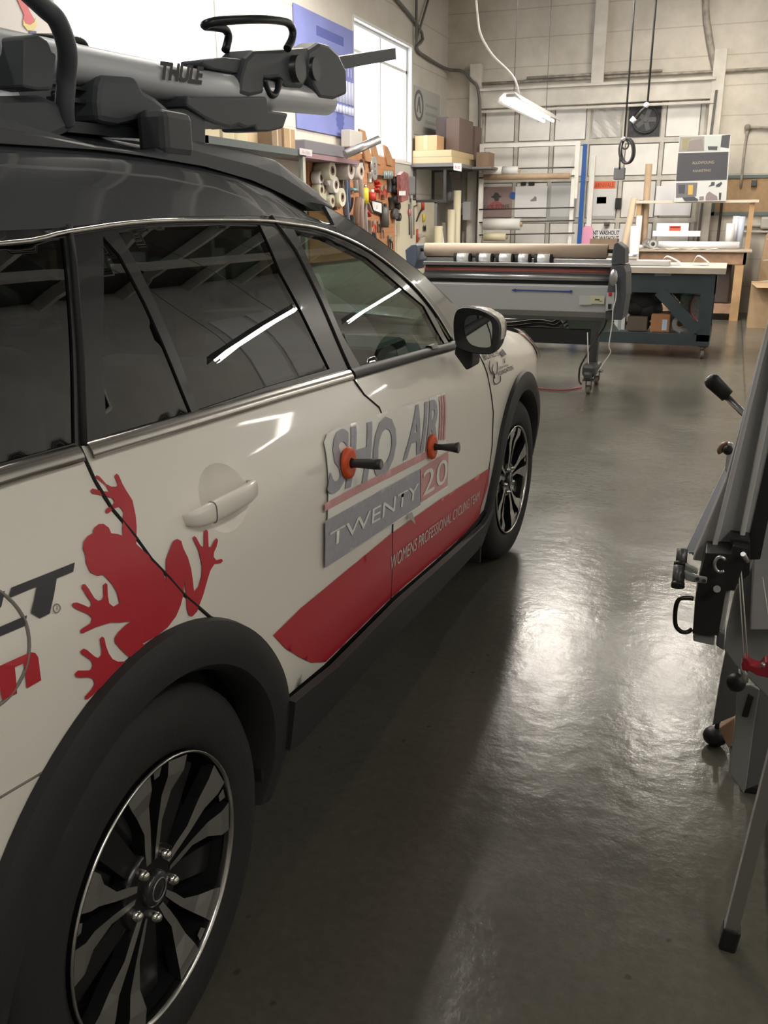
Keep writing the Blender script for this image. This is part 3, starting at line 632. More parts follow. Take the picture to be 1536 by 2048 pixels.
# mirror
for sg in (1, -1):
    def mp(px, py, y):
        p = at(px, py, 1, y); return p if sg > 0 else Vector((2*CX-p.x, p.y, p.z))
    ol = smooth([(908, 636), (918, 618), (945, 617), (972, 626), (992, 640), (998, 660), (994, 690), (984, 706), (960, 708), (930, 702), (914, 694), (908, 670)], 3, True)
    Y0 = 2.76; c0 = mp(955, 662, Y0); rows = []
    for (dy, s_) in ((0, 1), (.012, 1.03), (.06, 1.02), (.11, .95), (.15, .76), (.17, .35)):
        rows.append([c0+(mp(p[0], p[1], Y0)-c0)*s_+Vector((0, dy, 0)) for p in ol])
    n = len(ol); b = MB(); vs = [p for r in rows for p in r]
    b.add(vs, [[i*n+k, i*n+(k+1) % n, (i+1)*n+(k+1) % n, (i+1)*n+k] for i in range(len(rows)-1) for k in range(n)], 0, True); b.add(rows[-1], [list(range(n))])
    mr = b.build('door_mirror', m_clad, car)
    # white cap on top / outside of the shell
    b = MB(); vs = []; idx = [k for k, p in enumerate(ol) if p[1] < 690 and p[0] > 925 and (p[1] < 630 or p[0] > 975)]; 
    idx.sort(key=lambda k: math.atan2(ol[k][1]-662, ol[k][0]-955))
    for (dy, s_) in ((.022, 1.045), (.06, 1.045), (.11, .985), (.15, .80)):
        vs += [c0+(mp(ol[k][0], ol[k][1], Y0)-c0)*s_+Vector((0, dy, 0)) for k in idx]
    q = len(idx); b.add(vs, [[i*q+k, i*q+k+1, (i+1)*q+k+1, (i+1)*q+k] for i in range(3) for k in range(q-1)], 0, True); b.build('mirror_cap', mat('mirror_cap_white', (.62, .61, .58), .2, coat=1), mr, solid=.004)
    gl = smooth([(931, 640), (945, 630), (972, 634), (984, 648), (984, 680), (979, 694), (955, 693), (938, 684), (930, 662)], 3, True)
    b = MB(); b.prism([mp(p[0], p[1], Y0-.001)+Vector((0, .0, 0)) for p in gl], (0, -.003, 0)); b.build('mirror_glass', mat('mirror_glass', (.55, .58, .58), .02, 1), mr)
    b = MB(); b.prism([c0+(mp(p[0], p[1], Y0)-c0)*.985+Vector((0, .002, 0)) for p in ol], (0, .01, 0)); b.build('mirror_bezel', m_gloss, mr)
    A = [mp(912, 690, 2.80), mp(945, 700, 2.80), mp(944, 735, 2.80), mp(932, 741, 2.80), mp(908, 708, 2.80)]
    b = MB(); b.prism(A, (0, .10, 0)); b.build('mirror_arm', m_clad, mr, bevel=.006)
    MB().prism([sp(2.70, 1.075, .012, sg), sp(2.70, 1.085, .012, sg), sp(2.76, 1.085, .012, sg), sp(2.76, 1.072, .012, sg)], (-.02*sg, 0, 0)).build('mirror_foot', m_gloss, mr)
# wheels
m_rimS = mat('machined_aluminium', (.40, .39, .375), .34, .8); m_rimB = mat('gloss_black_alloy', (.012, .012, .013), .25)
m_lip = mat('rim_lip', (.60, .59, .57), .22, 1)
def wheel(cy, sg, phase, steer=0):
    R0 = MB(); X = SX-.012                                   # tyre outer wall
    M = Matrix.Identity(4)
    c0 = Vector((SX-.13, cy, 0))
    M = Matrix.Translation(c0) @ Matrix.Rotation(steer, 4, 'Z') @ Matrix.Translation(-c0)
    if sg < 0: M = Matrix.Translation((CX, 0, 0)) @ Matrix.Scale(-1, 4, (1, 0, 0)) @ Matrix.Translation((-CX, 0, 0)) @ M
    C = (0, cy, .36)
    t = MB().lathe([(.236, X-.03), (.242, X-.012), (.262, X-.002), (.30, X+.002), (.335, X-.006), (.352, X-.022), (.359, X-.045), (.360, X-.08), (.360, X-.17), (.352, X-.215), (.30, X-.23), (.24, X-.21)], C, 0, 72)
    for gx in (-.07, -.11, -.15):
        t.lathe([(.3605, X+gx-.004), (.3605, X+gx+.004)], C, 0, 72, 1)
    w = MB().lathe([(.2405, X-.005), (.2395, X-.001), (.2365, X-.001), (.234, X-.010), (.233, X-.03)], C, 0, 72, 0)
    w.lathe([(.229, X-.02), (.215, X-.10), (.21, X-.20)], C, 0, 48, 1).lathe([(.212, X-.11), (.14, X-.105), (.06, X-.06)], C, 0, 40, 1)
    ro = w.xf(M).build('wheel', [m_lip, m_rimB], car)
    ty = t.xf(M).build('tyre', [m_tyre, mat('tread_groove', (.005, .005, .005), .9)], ro)
    sv = MB(); bk = MB()
    def P(r, a, x): return Vector((x, cy+r*math.cos(a), .36+r*math.sin(a)))
    for k in range(5):
        a = math.radians(phase+72*k)
        for s in (-1, 1):
            prof = [(.052, .10*s, .30*s), (.085, .085*s, .26*s), (.12, .09*s, .215*s), (.17, .11*s, .30*s), (.205, .115*s, .375*s), (.232, .115*s, .385*s)]
            inner = [(r, a+i) for r, i, o in prof]; outer = [(r, a+o) for r, i, o in prof]
            xo = lambda r: X-.012-.012*(1-(r-.05)/.18) if r < .2 else X-.006
            vs = []; n = len(prof)
            for r, i, o in prof: vs += [P(r, a+i, xo(r)), P(r, a+o, xo(r)-.002)]
            for r, i, o in prof: vs += [P(r, a+i, xo(r)-.028), P(r, a+o, xo(r)-.028)]
            top = [[2*j, 2*j+1, 2*j+3, 2*j+2] for j in range(n-1)]
            sd = [[2*n+2*j, 2*n+2*j+2, 2*j+2, 2*j] for j in range(n-1)]+[[2*n+2*j+1, 2*j+1, 2*j+3, 2*n+2*j+3] for j in range(n-1)]
            sv.add(vs, top, 0); sv.add(vs, sd, 1)
        # notch cheek plates at the rim inside each pair and black filler spoke between pairs
        sv.add([P(.228, a-.05, X-.010), P(.228, a+.05, X-.010), P(.212, a+.035, X-.012), P(.212, a-.035, X-.012)], [[0, 1, 2, 3]], 0)
        bb = a+math.radians(36)
        bk.add([P(.05, bb-.35, X-.034), P(.05, bb+.35, X-.034), P(.22, bb+.13, X-.040), P(.22, bb-.13, X-.040), P(.05, bb-.35, X-.075), P(.05, bb+.35, X-.075), P(.22, bb+.13, X-.075), P(.22, bb-.13, X-.075)],
               [[0, 1, 2, 3], [4, 7, 6, 5], [0, 3, 7, 4], [1, 5, 6, 2], [2, 6, 7, 3]], 1)
    bk.cyl((X-.065, cy, .36), (X-.026, cy, .36), .075, 30, 1)
    sv.xf(M).build('rim_spokes', [m_rimS, m_rimB], ro); bk.xf(M).build('rim_centre', [m_rimS, m_rimB], ro)
    cp = MB().lathe([(.032, X-.028), (.032, X-.018), (.027, X-.013), (.001, X-.012)], C, 0, 28, 0)
    cp.tube([P(.020, t_, X-.012)*1 for t_ in [2*PI*i/16 for i in range(16)]], .0012, 5, 1, closed=True)
    cp.xf(M).build('centre_cap', [m_gloss, m_rimS], ro)
    for k in range(5):
        a = math.radians(phase+36+72*k); n = MB().cyl(P(.057, a, X-.035), P(.057, a, X-.016), .0095, 6); n.ball(P(.057, a, X-.017), .0085, seg=10)
        n.xf(M).build('lug_nut', m_chrome, ro)
wheel(RWY, 1, 84); wheel(FWY, 1, 82, -.065); wheel(RWY, -1, 84); wheel(FWY, -1, 82, -.065)
# roof rails and cross bars
m_railb = mat('rail_plastic', (.065, .07, .08), .5)
XR = SX-.33
for sg in (1, -1):
    prof = [at(px, py, 0, XR) for px, py in [(172, 329), (262, 322), (300, 300), (335, 262), (380, 280), (480, 300), (543, 319), (608, 368), (648, 405)]]
    top = [(.12, 1.60), (.5, 1.64), (.95, 1.655)]+[(p.y, p.z) for p in prof]
    b = MB(); vs = []
    for y, z in top:
        zl = interp(y, ZC)-.075; z = max(z, zl+.012)
        w0, w1 = .030, .017
        for dx, zz in ((w0, zl), (w0, zl+(z-zl)*.5), (w1, z-.004), (0, z), (-w1, z-.004), (-w0, zl+(z-zl)*.5), (-w0, zl)):
            x = XR+dx
            vs.append(Vector((x if sg > 0 else 2*CX-x, y, zz)))
    n = len(top); b.add(vs, [[i*7+j, i*7+j+1, i*7+j+8, i*7+j+7] for i in range(n-1) for j in range(6)]+[[0, 1, 2, 3, 4, 5, 6][::-1], [7*(n-1)+j for j in range(7)]], 0, False)
    b.build('roof_rail', m_railb, car, bevel=.006)
def barat(px, py, y): return at(px, py, 1, y)
for (y, z) in ((1.72, 1.662), (.66, 1.69)):
    b = MB(); b.tube([(XR+.02, y, z), (2*CX-XR-.02, y, z)], .020, 12, sy=.6)
    b.build('cross_bar', m_railb, car)
    for x in (XR, 2*CX-XR):
        MB().bbox((x-.035, y-.055, z-.075), (x+.035, y+.055, z+.012), .015).build('cross_bar_foot', m_railb, car)
# ------------------------------------------------------------------ decals (thin vinyl, part of the car)
m_red = mat('red_vinyl', (.50, .025, .04), .38, coat=.15); m_blk = mat('black_vinyl', (.045, .045, .055), .45)
m_wht = mat('white_vinyl', (.62, .60, .57), .4)
def decal(name, polys, m, par=car, off=.0024, res=.022, solid=0):
    b = MB()
    for P in polys:
        vs, fs = tessel(P, res=res); b.add([sp(y, z, off) for y, z in vs], fs, 0, True)
    return b.build(name, m, par)
def quad_text(b, s, q, bold=0, shear=0, off=.004, mi=0):
    uv, fs = text2d(s, bold, shear); TL, TR, BR, BL = [Vector(S(*p)) for p in q]
    P, fs = finetri([tuple((BL*(1-u)+BR*u)*(1-v)+(TL*(1-u)+TR*u)*v) for u, v in uv], fs, .022); P = [Vector(p) for p in P]
    b.add([sp(p.x, p.y, off) for p in P], fs, mi, True)
R3 = lambda l: [S(x/2.743, 900+y/2.743) for x, y in l]
frog = R3([(512,145),(525,137),(540,145),(575,185),(605,200),(630,200),(640,190),(622,140),(632,128),(645,138),(665,185),(685,220),(720,275),(738,360),(743,420),(741,515),(790,560),(850,615),(890,675),(905,722),(905,660),(905,600),(925,545),(945,498),(965,487),(988,498),(998,535),(1025,590),(1042,650),(1058,775),(1085,745),(1100,690),(1103,640),(1090,575),(1078,535),(1052,485),(1058,470),(1070,478),(1092,520),(1105,532),(1113,525),(1113,445),(1124,435),(1135,445),(1138,530),(1152,533),(1170,495),(1182,482),(1190,495),(1182,530),(1168,560),(1166,585),(1180,603),(1210,596),(1217,608),(1205,620),(1170,625),(1148,660),(1135,700),(1110,790),(1075,885),(1050,912),(1030,905),(1020,870),(1015,790),(1005,715),(1000,790),(985,850),(960,910),(915,970),(860,1015),(775,1062),(815,1080),(725,1143),(690,1125),(650,1085),(625,1055),(622,1030),(640,1000),(680,960),(715,937),(650,945),(600,945),(520,970),(450,1003),(437,1003),(435,985),(455,970),(490,950),(498,920),(480,900),(410,870),(390,855),(392,838),(415,835),(450,848),(480,862),(495,850),(492,830),(470,800),(442,755),(445,735),(460,735),(480,760),(510,810),(530,825),(550,822),(562,800),(560,740),(570,728),(582,735),(585,800),(592,840),(615,858),(650,838),(635,780),(610,735),(560,682),(530,688),(490,670),(465,620),(463,580),(448,540),(452,500),(475,470),(503,455),(510,425),(535,405),(560,403),(590,425),(603,455),(640,460),(668,470),(665,430),(668,370),(672,340),(650,310),(620,320),(585,348),(572,340),(575,322),(610,300),(622,285),(610,262),(560,250),(500,237),(490,222),(500,210),(560,225),(595,228),(570,190)])
foot = R3([(740,1140),(690,1158),(640,1160),(610,1145),(590,1115),(575,1075),(565,1030),(552,1022),(542,1032),(545,1060),(552,1100),(548,1125),(530,1140),(510,1130),(470,1095),(452,1088),(436,1098),(438,1115),(460,1130),(490,1150),(502,1175),(495,1200),(480,1208),(420,1208),(404,1225),(410,1243),(430,1248),(480,1245),(505,1255),(512,1280),(500,1305),(460,1350),(460,1365),(475,1366),(500,1345),(540,1305),(600,1270),(640,1250),(690,1200)])
decal('frog_decal', [frog, foot], m_red)
stripe = SL([(545, 1270), (600, 1216), (780, 1068), (880, 998), (979, 936)])+[(3.30, .47), (3.247, .40), (3.245, .335)]+[(2.8, .380), (2.205, .444), (1.74, .468)]+SL([(620, 1325), (596, 1313), (570, 1297)])
decal('sill_stripe', [stripe], m_red, off=.0022)
b = MB(); quad_text(b, 'WOMENS PROFESSIONAL CYCLING TEAM', [(779, 1113), (957, 981), (957, 998), (779, 1140)], shear=.25, off=.0046); b.build('stripe_lettering', m_wht, car)
R8 = lambda l: [S(x/5.908, 1080+y/5.908) for x, y in l]
decal('black_lettering', [R8([(868,262),(850,372),(655,452),(572,865),(455,922),(352,855),(418,548),(82,688),(115,560)]), R8([(42,598),(0,610),(-190,700),(-330,1230),(-300,1255),(278,1010),(303,885),(-130,1070),(-60,860),(0,780)])], m_blk)
decal('red_lettering', [R8([(-320,1630),(0,1475),(340,1322),(400,1330),(435,1380),(470,1655),(302,1748),(265,1450),(158,1500),(185,1810),(10,1890),(-10,1790),(-40,1600),(-160,1660),(-130,1950),(-280,2020)])], m_red)
b = MB(); cc = Vector(S(110, 1216)); b.tube([sp(cc[0]+.0065*math.cos(t), cc[1]+.0055*math.sin(t), .003) for t in [2*PI*k/20 for k in range(20)]], .0007, 5, closed=True); quad_text(b, 'R', [(108, 1212), (112, 1211), (112, 1219), (108, 1220)]); b.build('registered_mark', mat('mark_grey', (.2, .19, .18), .5), car)
b = MB(); quad_text(b, 'BONDS', [(963, 706), (993, 702), (997, 711), (968, 721)], .01); quad_text(b, 'FOUNDATION', [(993, 744), (1023, 730), (1026, 739), (996, 752)], .02); quad_text(b, 'Jamie', [(994, 733), (1014, 727), (1016, 733), (997, 741)], 0, .3)
tq = lambda l: [sp(*S(x, y), .005) for x, y in l]
for l in ([(977, 722), (976, 735), (980, 745), (989, 748), (992, 738), (992, 722)], [(984, 728), (982, 740), (986, 749), (987, 757)], [(985, 750), (985, 764), (991, 768), (998, 762), (998, 752)], [(1007, 716), (1007, 725)]): b.tube(smooth(tq(l), 4), .0022, 5)
b.add(tq([(996, 704), (1003, 698), (1008, 710), (1003, 714)]), [[0, 1, 2, 3]]); b.add(tq([(1000, 697), (1004, 699), (1011, 709), (1006, 711)]), [[0, 1, 2, 3]])
b.build('fender_lettering', m_blk, car)
b = MB(); T1 = [sp(3.02, .325, .022), sp(3.34, .322, .022), sp(3.34, .300, .022), sp(3.02, .302, .022)]; text_on(b, 'SLIPSTREAM', T1, 0, 0, .3); b.build('sill_lettering', mat('sill_grey_lettering', (.30, .31, .31), .5), car)
# sheet being applied on the doors: transfer film over navy and pink print
R4 = lambda l: [S(560+x/2.844, 740+y/2.844) for x, y in l]
m_film = mat('transfer_film_white', (.90, .89, .85), .35); m_navy = mat('film_navy', (.42, .42, .47), .45, noise=.12, nscale=60); m_pink = mat('film_pink', (.72, .38, .38), .45, noise=.1, nscale=60)
film = thing(MB().add(*(lambda vf: ([sp(y, z, .006) for y, z in vf[0]], vf[1]))(tessel(R4([(236,410),(255,360),(300,335),(600,232),(926,126),(935,250),(933,400),(948,445),(944,665),(840,750),(745,808),(640,868),(236,1128)]), res=.022)), 0, True), 'vinyl_graphic', m_film, 'faded vinyl lettering sheet under transfer film across both right-hand doors', 'decal sheet')
def fdec(name, polys, m, off=.0085):
    b = MB()
    for P in polys:
        vs, fs = tessel(P, res=.022); b.add([sp(y, z, off) for y, z in vs], fs, 0, True)
    return b.build(name, m, film)
fdec('navy_band', [R4([(236,858),(780,562),(783,765),(640,860),(236,1122)])], m_navy)
fdec('pink_block', [R4([(784,560),(944,458),(940,655),(786,752)])], m_pink)
fdec('pink_stripe', [R4([(234,757),(400,668),(845,448),(860,480),(400,714),(234,803)])]+[R4([(x,y0),(x+9,y0-3),(x+9,392),(x-2,400)]) for x, y0 in ((890,150),(903,146),(917,142))], m_pink)
b = MB()
quad_text(b, 'SHO', [(560+262/2.844, 740+352/2.844), (560+640/2.844, 740+248/2.844), (560+634/2.844, 740+580/2.844), (560+243/2.844, 740+718/2.844)], .03, .12, .0085)
quad_text(b, 'AIR', [(560+712/2.844, 740+212/2.844), (560+888/2.844, 740+155/2.844), (560+880/2.844, 740+432/2.844), (560+683/2.844, 740+515/2.844)], .03, .12, .0085)
b.build('navy_lettering', m_navy, film)
b = MB()
quad_text(b, 'TWENTY', [(560+262/2.844, 740+925/2.844), (560+772/2.844, 740+640/2.844), (560+770/2.844, 740+722/2.844), (560+268/2.844, 740+1005/2.844)], .0, .1, .0105)
quad_text(b, '20', [(560+790/2.844, 740+582/2.844), (560+936/2.844, 740+492/2.844), (560+934/2.844, 740+632/2.844), (560+792/2.844, 740+722/2.844)], .0, .05, .0105)
b.build('white_lettering', m_film, film)
# lifted flap of film at the lower edge
b = MB(); a_, c_, d_ = [sp(*S(560+x/2.844, 740+y/2.844), .007) for x, y in ((706,820),(738,806),(722,874))]; b.add([a_, c_, d_+Vector((.02, 0, 0))], [[0, 1, 2]]); b.build('lifted_film_corner', mat('film_back', (.30, .30, .29), .5), film, solid=.001)
# two hold-down magnets with handles
m_org = mat('orange_plastic', (.72, .10, .03), .4); m_hand = mat('black_handle', (.03, .03, .03), .45)
def magnet(px, py, hx, hy, hr, lab, flare):
    y, z = S(px, py); p = sp(y, z, .010); n = Vector((1, 0, .05)).normalized()
    e = empty('hold_down_magnet', p, lab, 'magnet', 'orange magnets on the doors')
    MB().tube([p, p+n*.004, p+n*.011, p+n*.013], [.036, .038, .036, .028], 32).build('magnet_disc', m_org, e)
    L = .072; k = MB()
    k.tube([p+n*.012, p+n*.02, p+n*.035, p+n*(L), p+n*(L+.014)], ([.013, .0105, .011, .013, .012] if not flare else [.012, .009, .009, .014, .017]), 18); k.build('magnet_handle', m_hand, e)
    MB().tube([p+n*(L+.012), p+n*(L+.016)], .0135 if flare else .010, 16).build('handle_end', mat('handle_end_grey', (.16, .16, .16), .4), e)
magnet(685, 925, 0, 0, 0, 'orange magnet with straight black grip on the S of the door graphic', False)
magnet(855, 893, 0, 0, 0, 'orange magnet with flared black grip below AIR on the door graphic', True)
# ------------------------------------------------------------------ bike carriers on the roof
m_tray = mat('brushed_silver_tray', (.62, .65, .70), .45, .2); m_head = mat('carrier_black_plastic', (.07, .08, .092), .5); m_bar = mat('carrier_black_steel', (.03, .035, .04), .3, .4)  # tray and plastic colours carry a pale bluish lift imitating lens haze
def carrier(X, full, label):
    e = empty('bike_carrier', (X, 1.5, 1.60), label, 'bike carrier', 'bike carriers on the roof')
    q = lambda px, py, dx=0: at(px, py, 0, X+dx)
    def Q(px, py, dx=0): p = at(px, py, 0, -1.2); return Vector((X+dx, p.y, p.z))
    a = Q(0, 100); b_ = Q(380, 172); c = Q(650, 203)
    d = (c-a).normalized()
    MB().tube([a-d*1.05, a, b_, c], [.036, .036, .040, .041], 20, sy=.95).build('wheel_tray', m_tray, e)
    if full:
        b = MB(); P = [Q(px, py, .043) for px, py in ((286, 124), (375, 136), (370, 172), (282, 161))]; text_on(b, 'THULE', P, 0, .05); b.build('tray_lettering', mat('tray_lettering', (.03, .03, .035), .5), e)
    th = .075
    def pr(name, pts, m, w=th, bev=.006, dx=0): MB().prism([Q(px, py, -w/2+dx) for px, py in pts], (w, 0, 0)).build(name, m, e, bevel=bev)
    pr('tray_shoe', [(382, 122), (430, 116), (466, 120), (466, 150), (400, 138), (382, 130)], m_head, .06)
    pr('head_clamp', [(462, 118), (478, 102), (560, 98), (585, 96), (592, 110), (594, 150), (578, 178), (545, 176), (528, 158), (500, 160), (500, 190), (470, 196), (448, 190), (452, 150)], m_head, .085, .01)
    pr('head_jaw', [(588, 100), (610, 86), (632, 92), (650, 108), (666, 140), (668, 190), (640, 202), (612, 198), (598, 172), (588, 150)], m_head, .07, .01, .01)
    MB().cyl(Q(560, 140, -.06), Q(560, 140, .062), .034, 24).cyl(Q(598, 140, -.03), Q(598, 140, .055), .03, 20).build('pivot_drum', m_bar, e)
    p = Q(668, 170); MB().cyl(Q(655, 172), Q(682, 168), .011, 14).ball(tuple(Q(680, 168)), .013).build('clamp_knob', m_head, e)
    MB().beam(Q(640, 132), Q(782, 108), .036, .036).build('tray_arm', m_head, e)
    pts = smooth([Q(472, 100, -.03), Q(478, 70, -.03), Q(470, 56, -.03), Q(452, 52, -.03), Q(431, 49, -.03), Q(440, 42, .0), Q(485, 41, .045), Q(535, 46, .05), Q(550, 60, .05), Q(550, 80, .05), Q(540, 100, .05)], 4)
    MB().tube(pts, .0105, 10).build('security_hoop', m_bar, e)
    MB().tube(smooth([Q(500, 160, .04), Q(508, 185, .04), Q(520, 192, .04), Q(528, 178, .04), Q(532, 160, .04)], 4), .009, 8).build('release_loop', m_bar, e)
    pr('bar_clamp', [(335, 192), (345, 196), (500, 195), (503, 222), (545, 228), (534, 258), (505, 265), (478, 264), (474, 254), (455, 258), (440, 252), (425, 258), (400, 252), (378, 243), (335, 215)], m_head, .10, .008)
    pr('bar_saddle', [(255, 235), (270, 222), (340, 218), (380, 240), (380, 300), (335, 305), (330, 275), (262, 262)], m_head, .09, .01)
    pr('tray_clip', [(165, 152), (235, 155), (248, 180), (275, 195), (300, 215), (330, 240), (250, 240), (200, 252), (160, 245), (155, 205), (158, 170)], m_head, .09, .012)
    MB().box(Q(107, 168, -.02), Q(160, 184, .02)).box(Q(110, 192, -.02), Q(160, 210, .02)).build('clip_bolt_block', m_bar, e)
    MB().beam(Q(100, 252, .0), Q(300, 272, .0), .05, .02).build('carrier_link', m_bar, e)
    if full:
        pts = smooth([Q(-60, -20, .10), Q(0, 22, .09), Q(30, 50, .09), Q(60, 105, .08), Q(78, 160, .06), Q(84, 215, .05), Q(95, 250, .04)], 5)
        MB().tube(pts, .017, 12).build('wheel_strap', m_head, e)
        pr('tray_buckle', [(0, 75), (22, 88), (30, 110), (38, 112), (30, 185), (0, 186), (-30, 180), (-30, 80)], m_head, .06, .01, .05)
        pr('rear_bar_foot', [(-60, 195), (40, 192), (95, 215), (110, 262), (60, 285), (-60, 285)], m_head, .10, .015)
    return e
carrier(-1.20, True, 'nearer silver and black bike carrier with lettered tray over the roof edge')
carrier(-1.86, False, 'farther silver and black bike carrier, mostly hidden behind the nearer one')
# ------------------------------------------------------------------ back wall and its furniture
m_card = mat('cardboard', (.42, .29, .17), .75, noise=.12, nscale=9); m_card2 = mat('cardboard_dull', (.27, .19, .13), .8, noise=.15, nscale=7)
m_wood = mat('pine_wood', (.55, .35, .18), .55, noise=.2, nscale=6); m_wood2 = mat('worn_wood', (.40, .25, .16), .65, noise=.25, nscale=8)
m_top = mat('table_board', (.52, .44, .36), .5, noise=.15, nscale=4); m_green = mat('dark_green_steel', (.042, .058, .066), .45, noise=.2, nscale=5)
m_steel = mat('dark_steel', (.10, .10, .10), .45, .6); m_alu = mat('aluminium', (.55, .55, .56), .32, .9); m_grey = mat('grey_enamel', (.48, .485, .49), .35)
m_dgrey = mat('dark_grey_cover', (.075, .08, .09), .5); m_paper = mat('white_paper', (.80, .80, .82), .55); m_black = mat('matt_black', (.02, .02, .02), .6)
m_roll = mat('white_roll', (.74, .73, .71), .45); m_cream = mat('cream_roll', (.70, .63, .44), .5); m_tan = mat('tan_core', (.50, .36, .24), .6, noise=.15, nscale=10)
m_blue = mat('blue_enamel', (.02, .10, .36), .4); m_pinkb = mat('pink_board', (.78, .36, .52), .5); m_redp = mat('red_plastic', (.50, .03, .03), .4)
# --- roll rack in front of the roller door
RY = 15.35
def wz(px, py, Y=RY): return at(px, py, 1, Y)
rk = MB()
a = wz(962, 288); b = wz(1160, 292); L0 = a.x; R0_ = b.x
rk.box((L0+.05, RY+.004, a.z-.06), (R0_-.07, RY+.056, a.z-.002)).box((L0-.02, RY, .02), (L0+.05, RY+.06, a.z)).box((R0_-.07, RY, 1.75), (R0_, RY+.06, a.z))
x2 = wz(1152, 400).x; rk.box((x2-.09, RY-.02, .02), (x2-.03, RY+.04, 2.2)).box((L0-.1, RY-.25, .0), (L0+.05, RY+.5, .05)).box((x2-.15, RY-.25, .0), (x2, RY+.5, .05))
rack = empty('roll_rack', (L0, RY, 0), 'white metal roll rack standing in front of the roller door', 'rack')
rk.build('frame', m_white, rack)
def rod(y, x0=960, x1=1150): a = wz(x0, y+2); b = wz(x1, y-2); MB().cyl((a.x, RY-.06, a.z), (b.x, RY-.06, b.z), .011, 8).build('rod', m_steel, rack)
for y in (337, 354, 417, 443, 468): rod(y)
def hroll(px0, py0, px1, py1, m, label, nm='film_roll', core=None, Y=RY-.06, grp='rolls on the rack', rod_r=.02):
    a = at(px0, (py0+py1)/2, 1, Y); b = at(px1, (py0+py1)/2, 1, Y); r = (at(px0, py0, 1, Y).z-at(px0, py1, 1, Y).z)/2
    e = empty(nm, (min(a.x, b.x), Y, a.z-r), label, 'roll', grp)
    b.z = a.z
    MB().pipe(a, b, r, r*.4, 24).build('wound_film', m, e); MB().pipe(a-Vector((.02, 0, 0)), b+Vector((.03, 0, 0)), r*.4, rod_r, 16).build('core', core or m_tan, e)
hroll(968, 333, 1005, 350, m_roll, 'short white roll, top left on the rack'); hroll(1006, 333, 1037, 350, m_roll, 'short white roll on the top rod, right of a black ring')
hroll(968, 349, 1139, 361, m_tan, 'long tan tube on the second rod of the rack'); hroll(968, 437, 1041, 460, m_roll, 'fat white roll on the fourth rod'); hroll(968, 466, 1012, 482, m_cream, 'short yellow roll on the lowest rod')
# --- blue spirit level and other uprights
a = wz(1170, 288, 15.5); b = wz(1158, 490, 15.5)
thing(MB().bbox((a.x-.032, 15.5, 0), (a.x+.032, 15.56, a.z), .006), 'straight_edge', m_blue, 'tall blue straight edge standing beside the roll rack', 'straight edge')
a = wz(1185, 350, 15.6); thing(MB().bbox((a.x-.05, 15.58, .03), (a.x+.03, 15.66, a.z+.3), .006), 'wall_post', m_white, 'narrow white post right of the blue straight edge', 'post')
# --- sheets on the door
DY = BY+.055
def sheet(px0, py0, px1, py1, m, label, nm='paper_sheet', cat='sheet', Y=DY-.008, th=.004, extra=None, group=None):
    b = MB(); pb(b, px0, py0, px1, py1, Y, th); e = tag(b.build(nm, m), label, cat, group)
    if extra:
        for (x0, y0, x1, y1, mm, n2) in extra: c = MB(); pb(c, x0, y0, x1, y1, Y-.003, .003); c.build(n2, mm, e)
    return e
m_brown = mat('brown_print', (.30, .22, .21), .6); m_redink = mat('faded_red_ink', (.33, .10, .10), .6); m_ink = mat('dark_ink', (.06, .055, .06), .6)
s = sheet(967, 374, 1023, 434, m_brown, 'brownish poster of a figure in a hat behind the rack rods', 'figure_poster', 'poster')
b = MB(); Y = DY-.012
hat = [(981, 394), (987, 391), (990, 385), (996, 386), (999, 391), (1004, 393), (998, 396), (997, 402), (990, 402), (988, 397)]
b.prism([at(x, y, 1, Y) for x, y in hat], (0, .002, 0)); b.build('figure_hat', m_ink, s)
b = MB(); b.prism([at(x, y, 1, Y) for x, y in [(974, 420), (979, 408), (990, 402), (998, 403), (1008, 410), (1012, 420)]], (0, .002, 0)); b.build('figure_shoulders', m_redink, s)
b = MB(); text_on(b, "LIL'S ZOMB", [at(968, 410, 1, Y-.001), at(1018, 408, 1, Y-.001), at(1018, 418, 1, Y-.001), at(968, 420, 1, Y-.001)], 0, 0, .2); b.build('poster_lettering', m_ink, s)
s = sheet(1031, 373, 1092, 434, m_paper, 'bright white sheet with a tiny grey drawing, on the door', 'drawing_sheet', 'sheet')
b = MB(); b.prism([at(x, y, 1, Y) for x, y in [(1060, 401), (1067, 396), (1070, 392), (1073, 395), (1073, 402), (1062, 403)]], (0, .002, 0)); b.build('drawing', mat('pencil_grey', (.25, .25, .25), .6), s)
MB().add(*[[], []]) if False else None
thing(MB().cyl(at(1026, 391, 1, DY-.01), at(1026, 391, 1, DY), .055, 20), 'round_sticker', m_blue, 'round blue sticker between the two posters', 'sticker')
sheet(1042, 364, 1052, 371, m_black, 'small dark label with pale marks above the white sheet, left one', 'door_label', 'label', group='labels on the door'); sheet(1057, 364, 1069, 371, m_black, 'small dark label with pale marks above the white sheet, right one', 'door_label', 'label', group='labels on the door')
s = sheet(1098, 366, 1150, 440, mat('grey_backing', (.42, .42, .42), .5), 'pale grey framed panel behind the right rack upright', 'backing_board', 'panel', extra=[(1103, 372, 1146, 433, mat('pale_grey_sheet', (.62, .63, .63), .35), 'panel_face')])
s = sheet(1178, 362, 1230, 438, mat('grey_backing', (0, 0, 0)), 'framed sheet with orange banner and small photo', 'framed_notice', 'notice', extra=[(1180, 363, 1230, 377, mat('orange_banner', (.72, .17, .07), .5), 'banner'), (1179, 378, 1229, 432, mat('off_white_sheet', (.66, .66, .67), .5), 'sheet_face'), (1194, 394, 1212, 407, mat('photo_dark', (.10, .11, .10), .5, noise=.8, nscale=40), 'photo')])
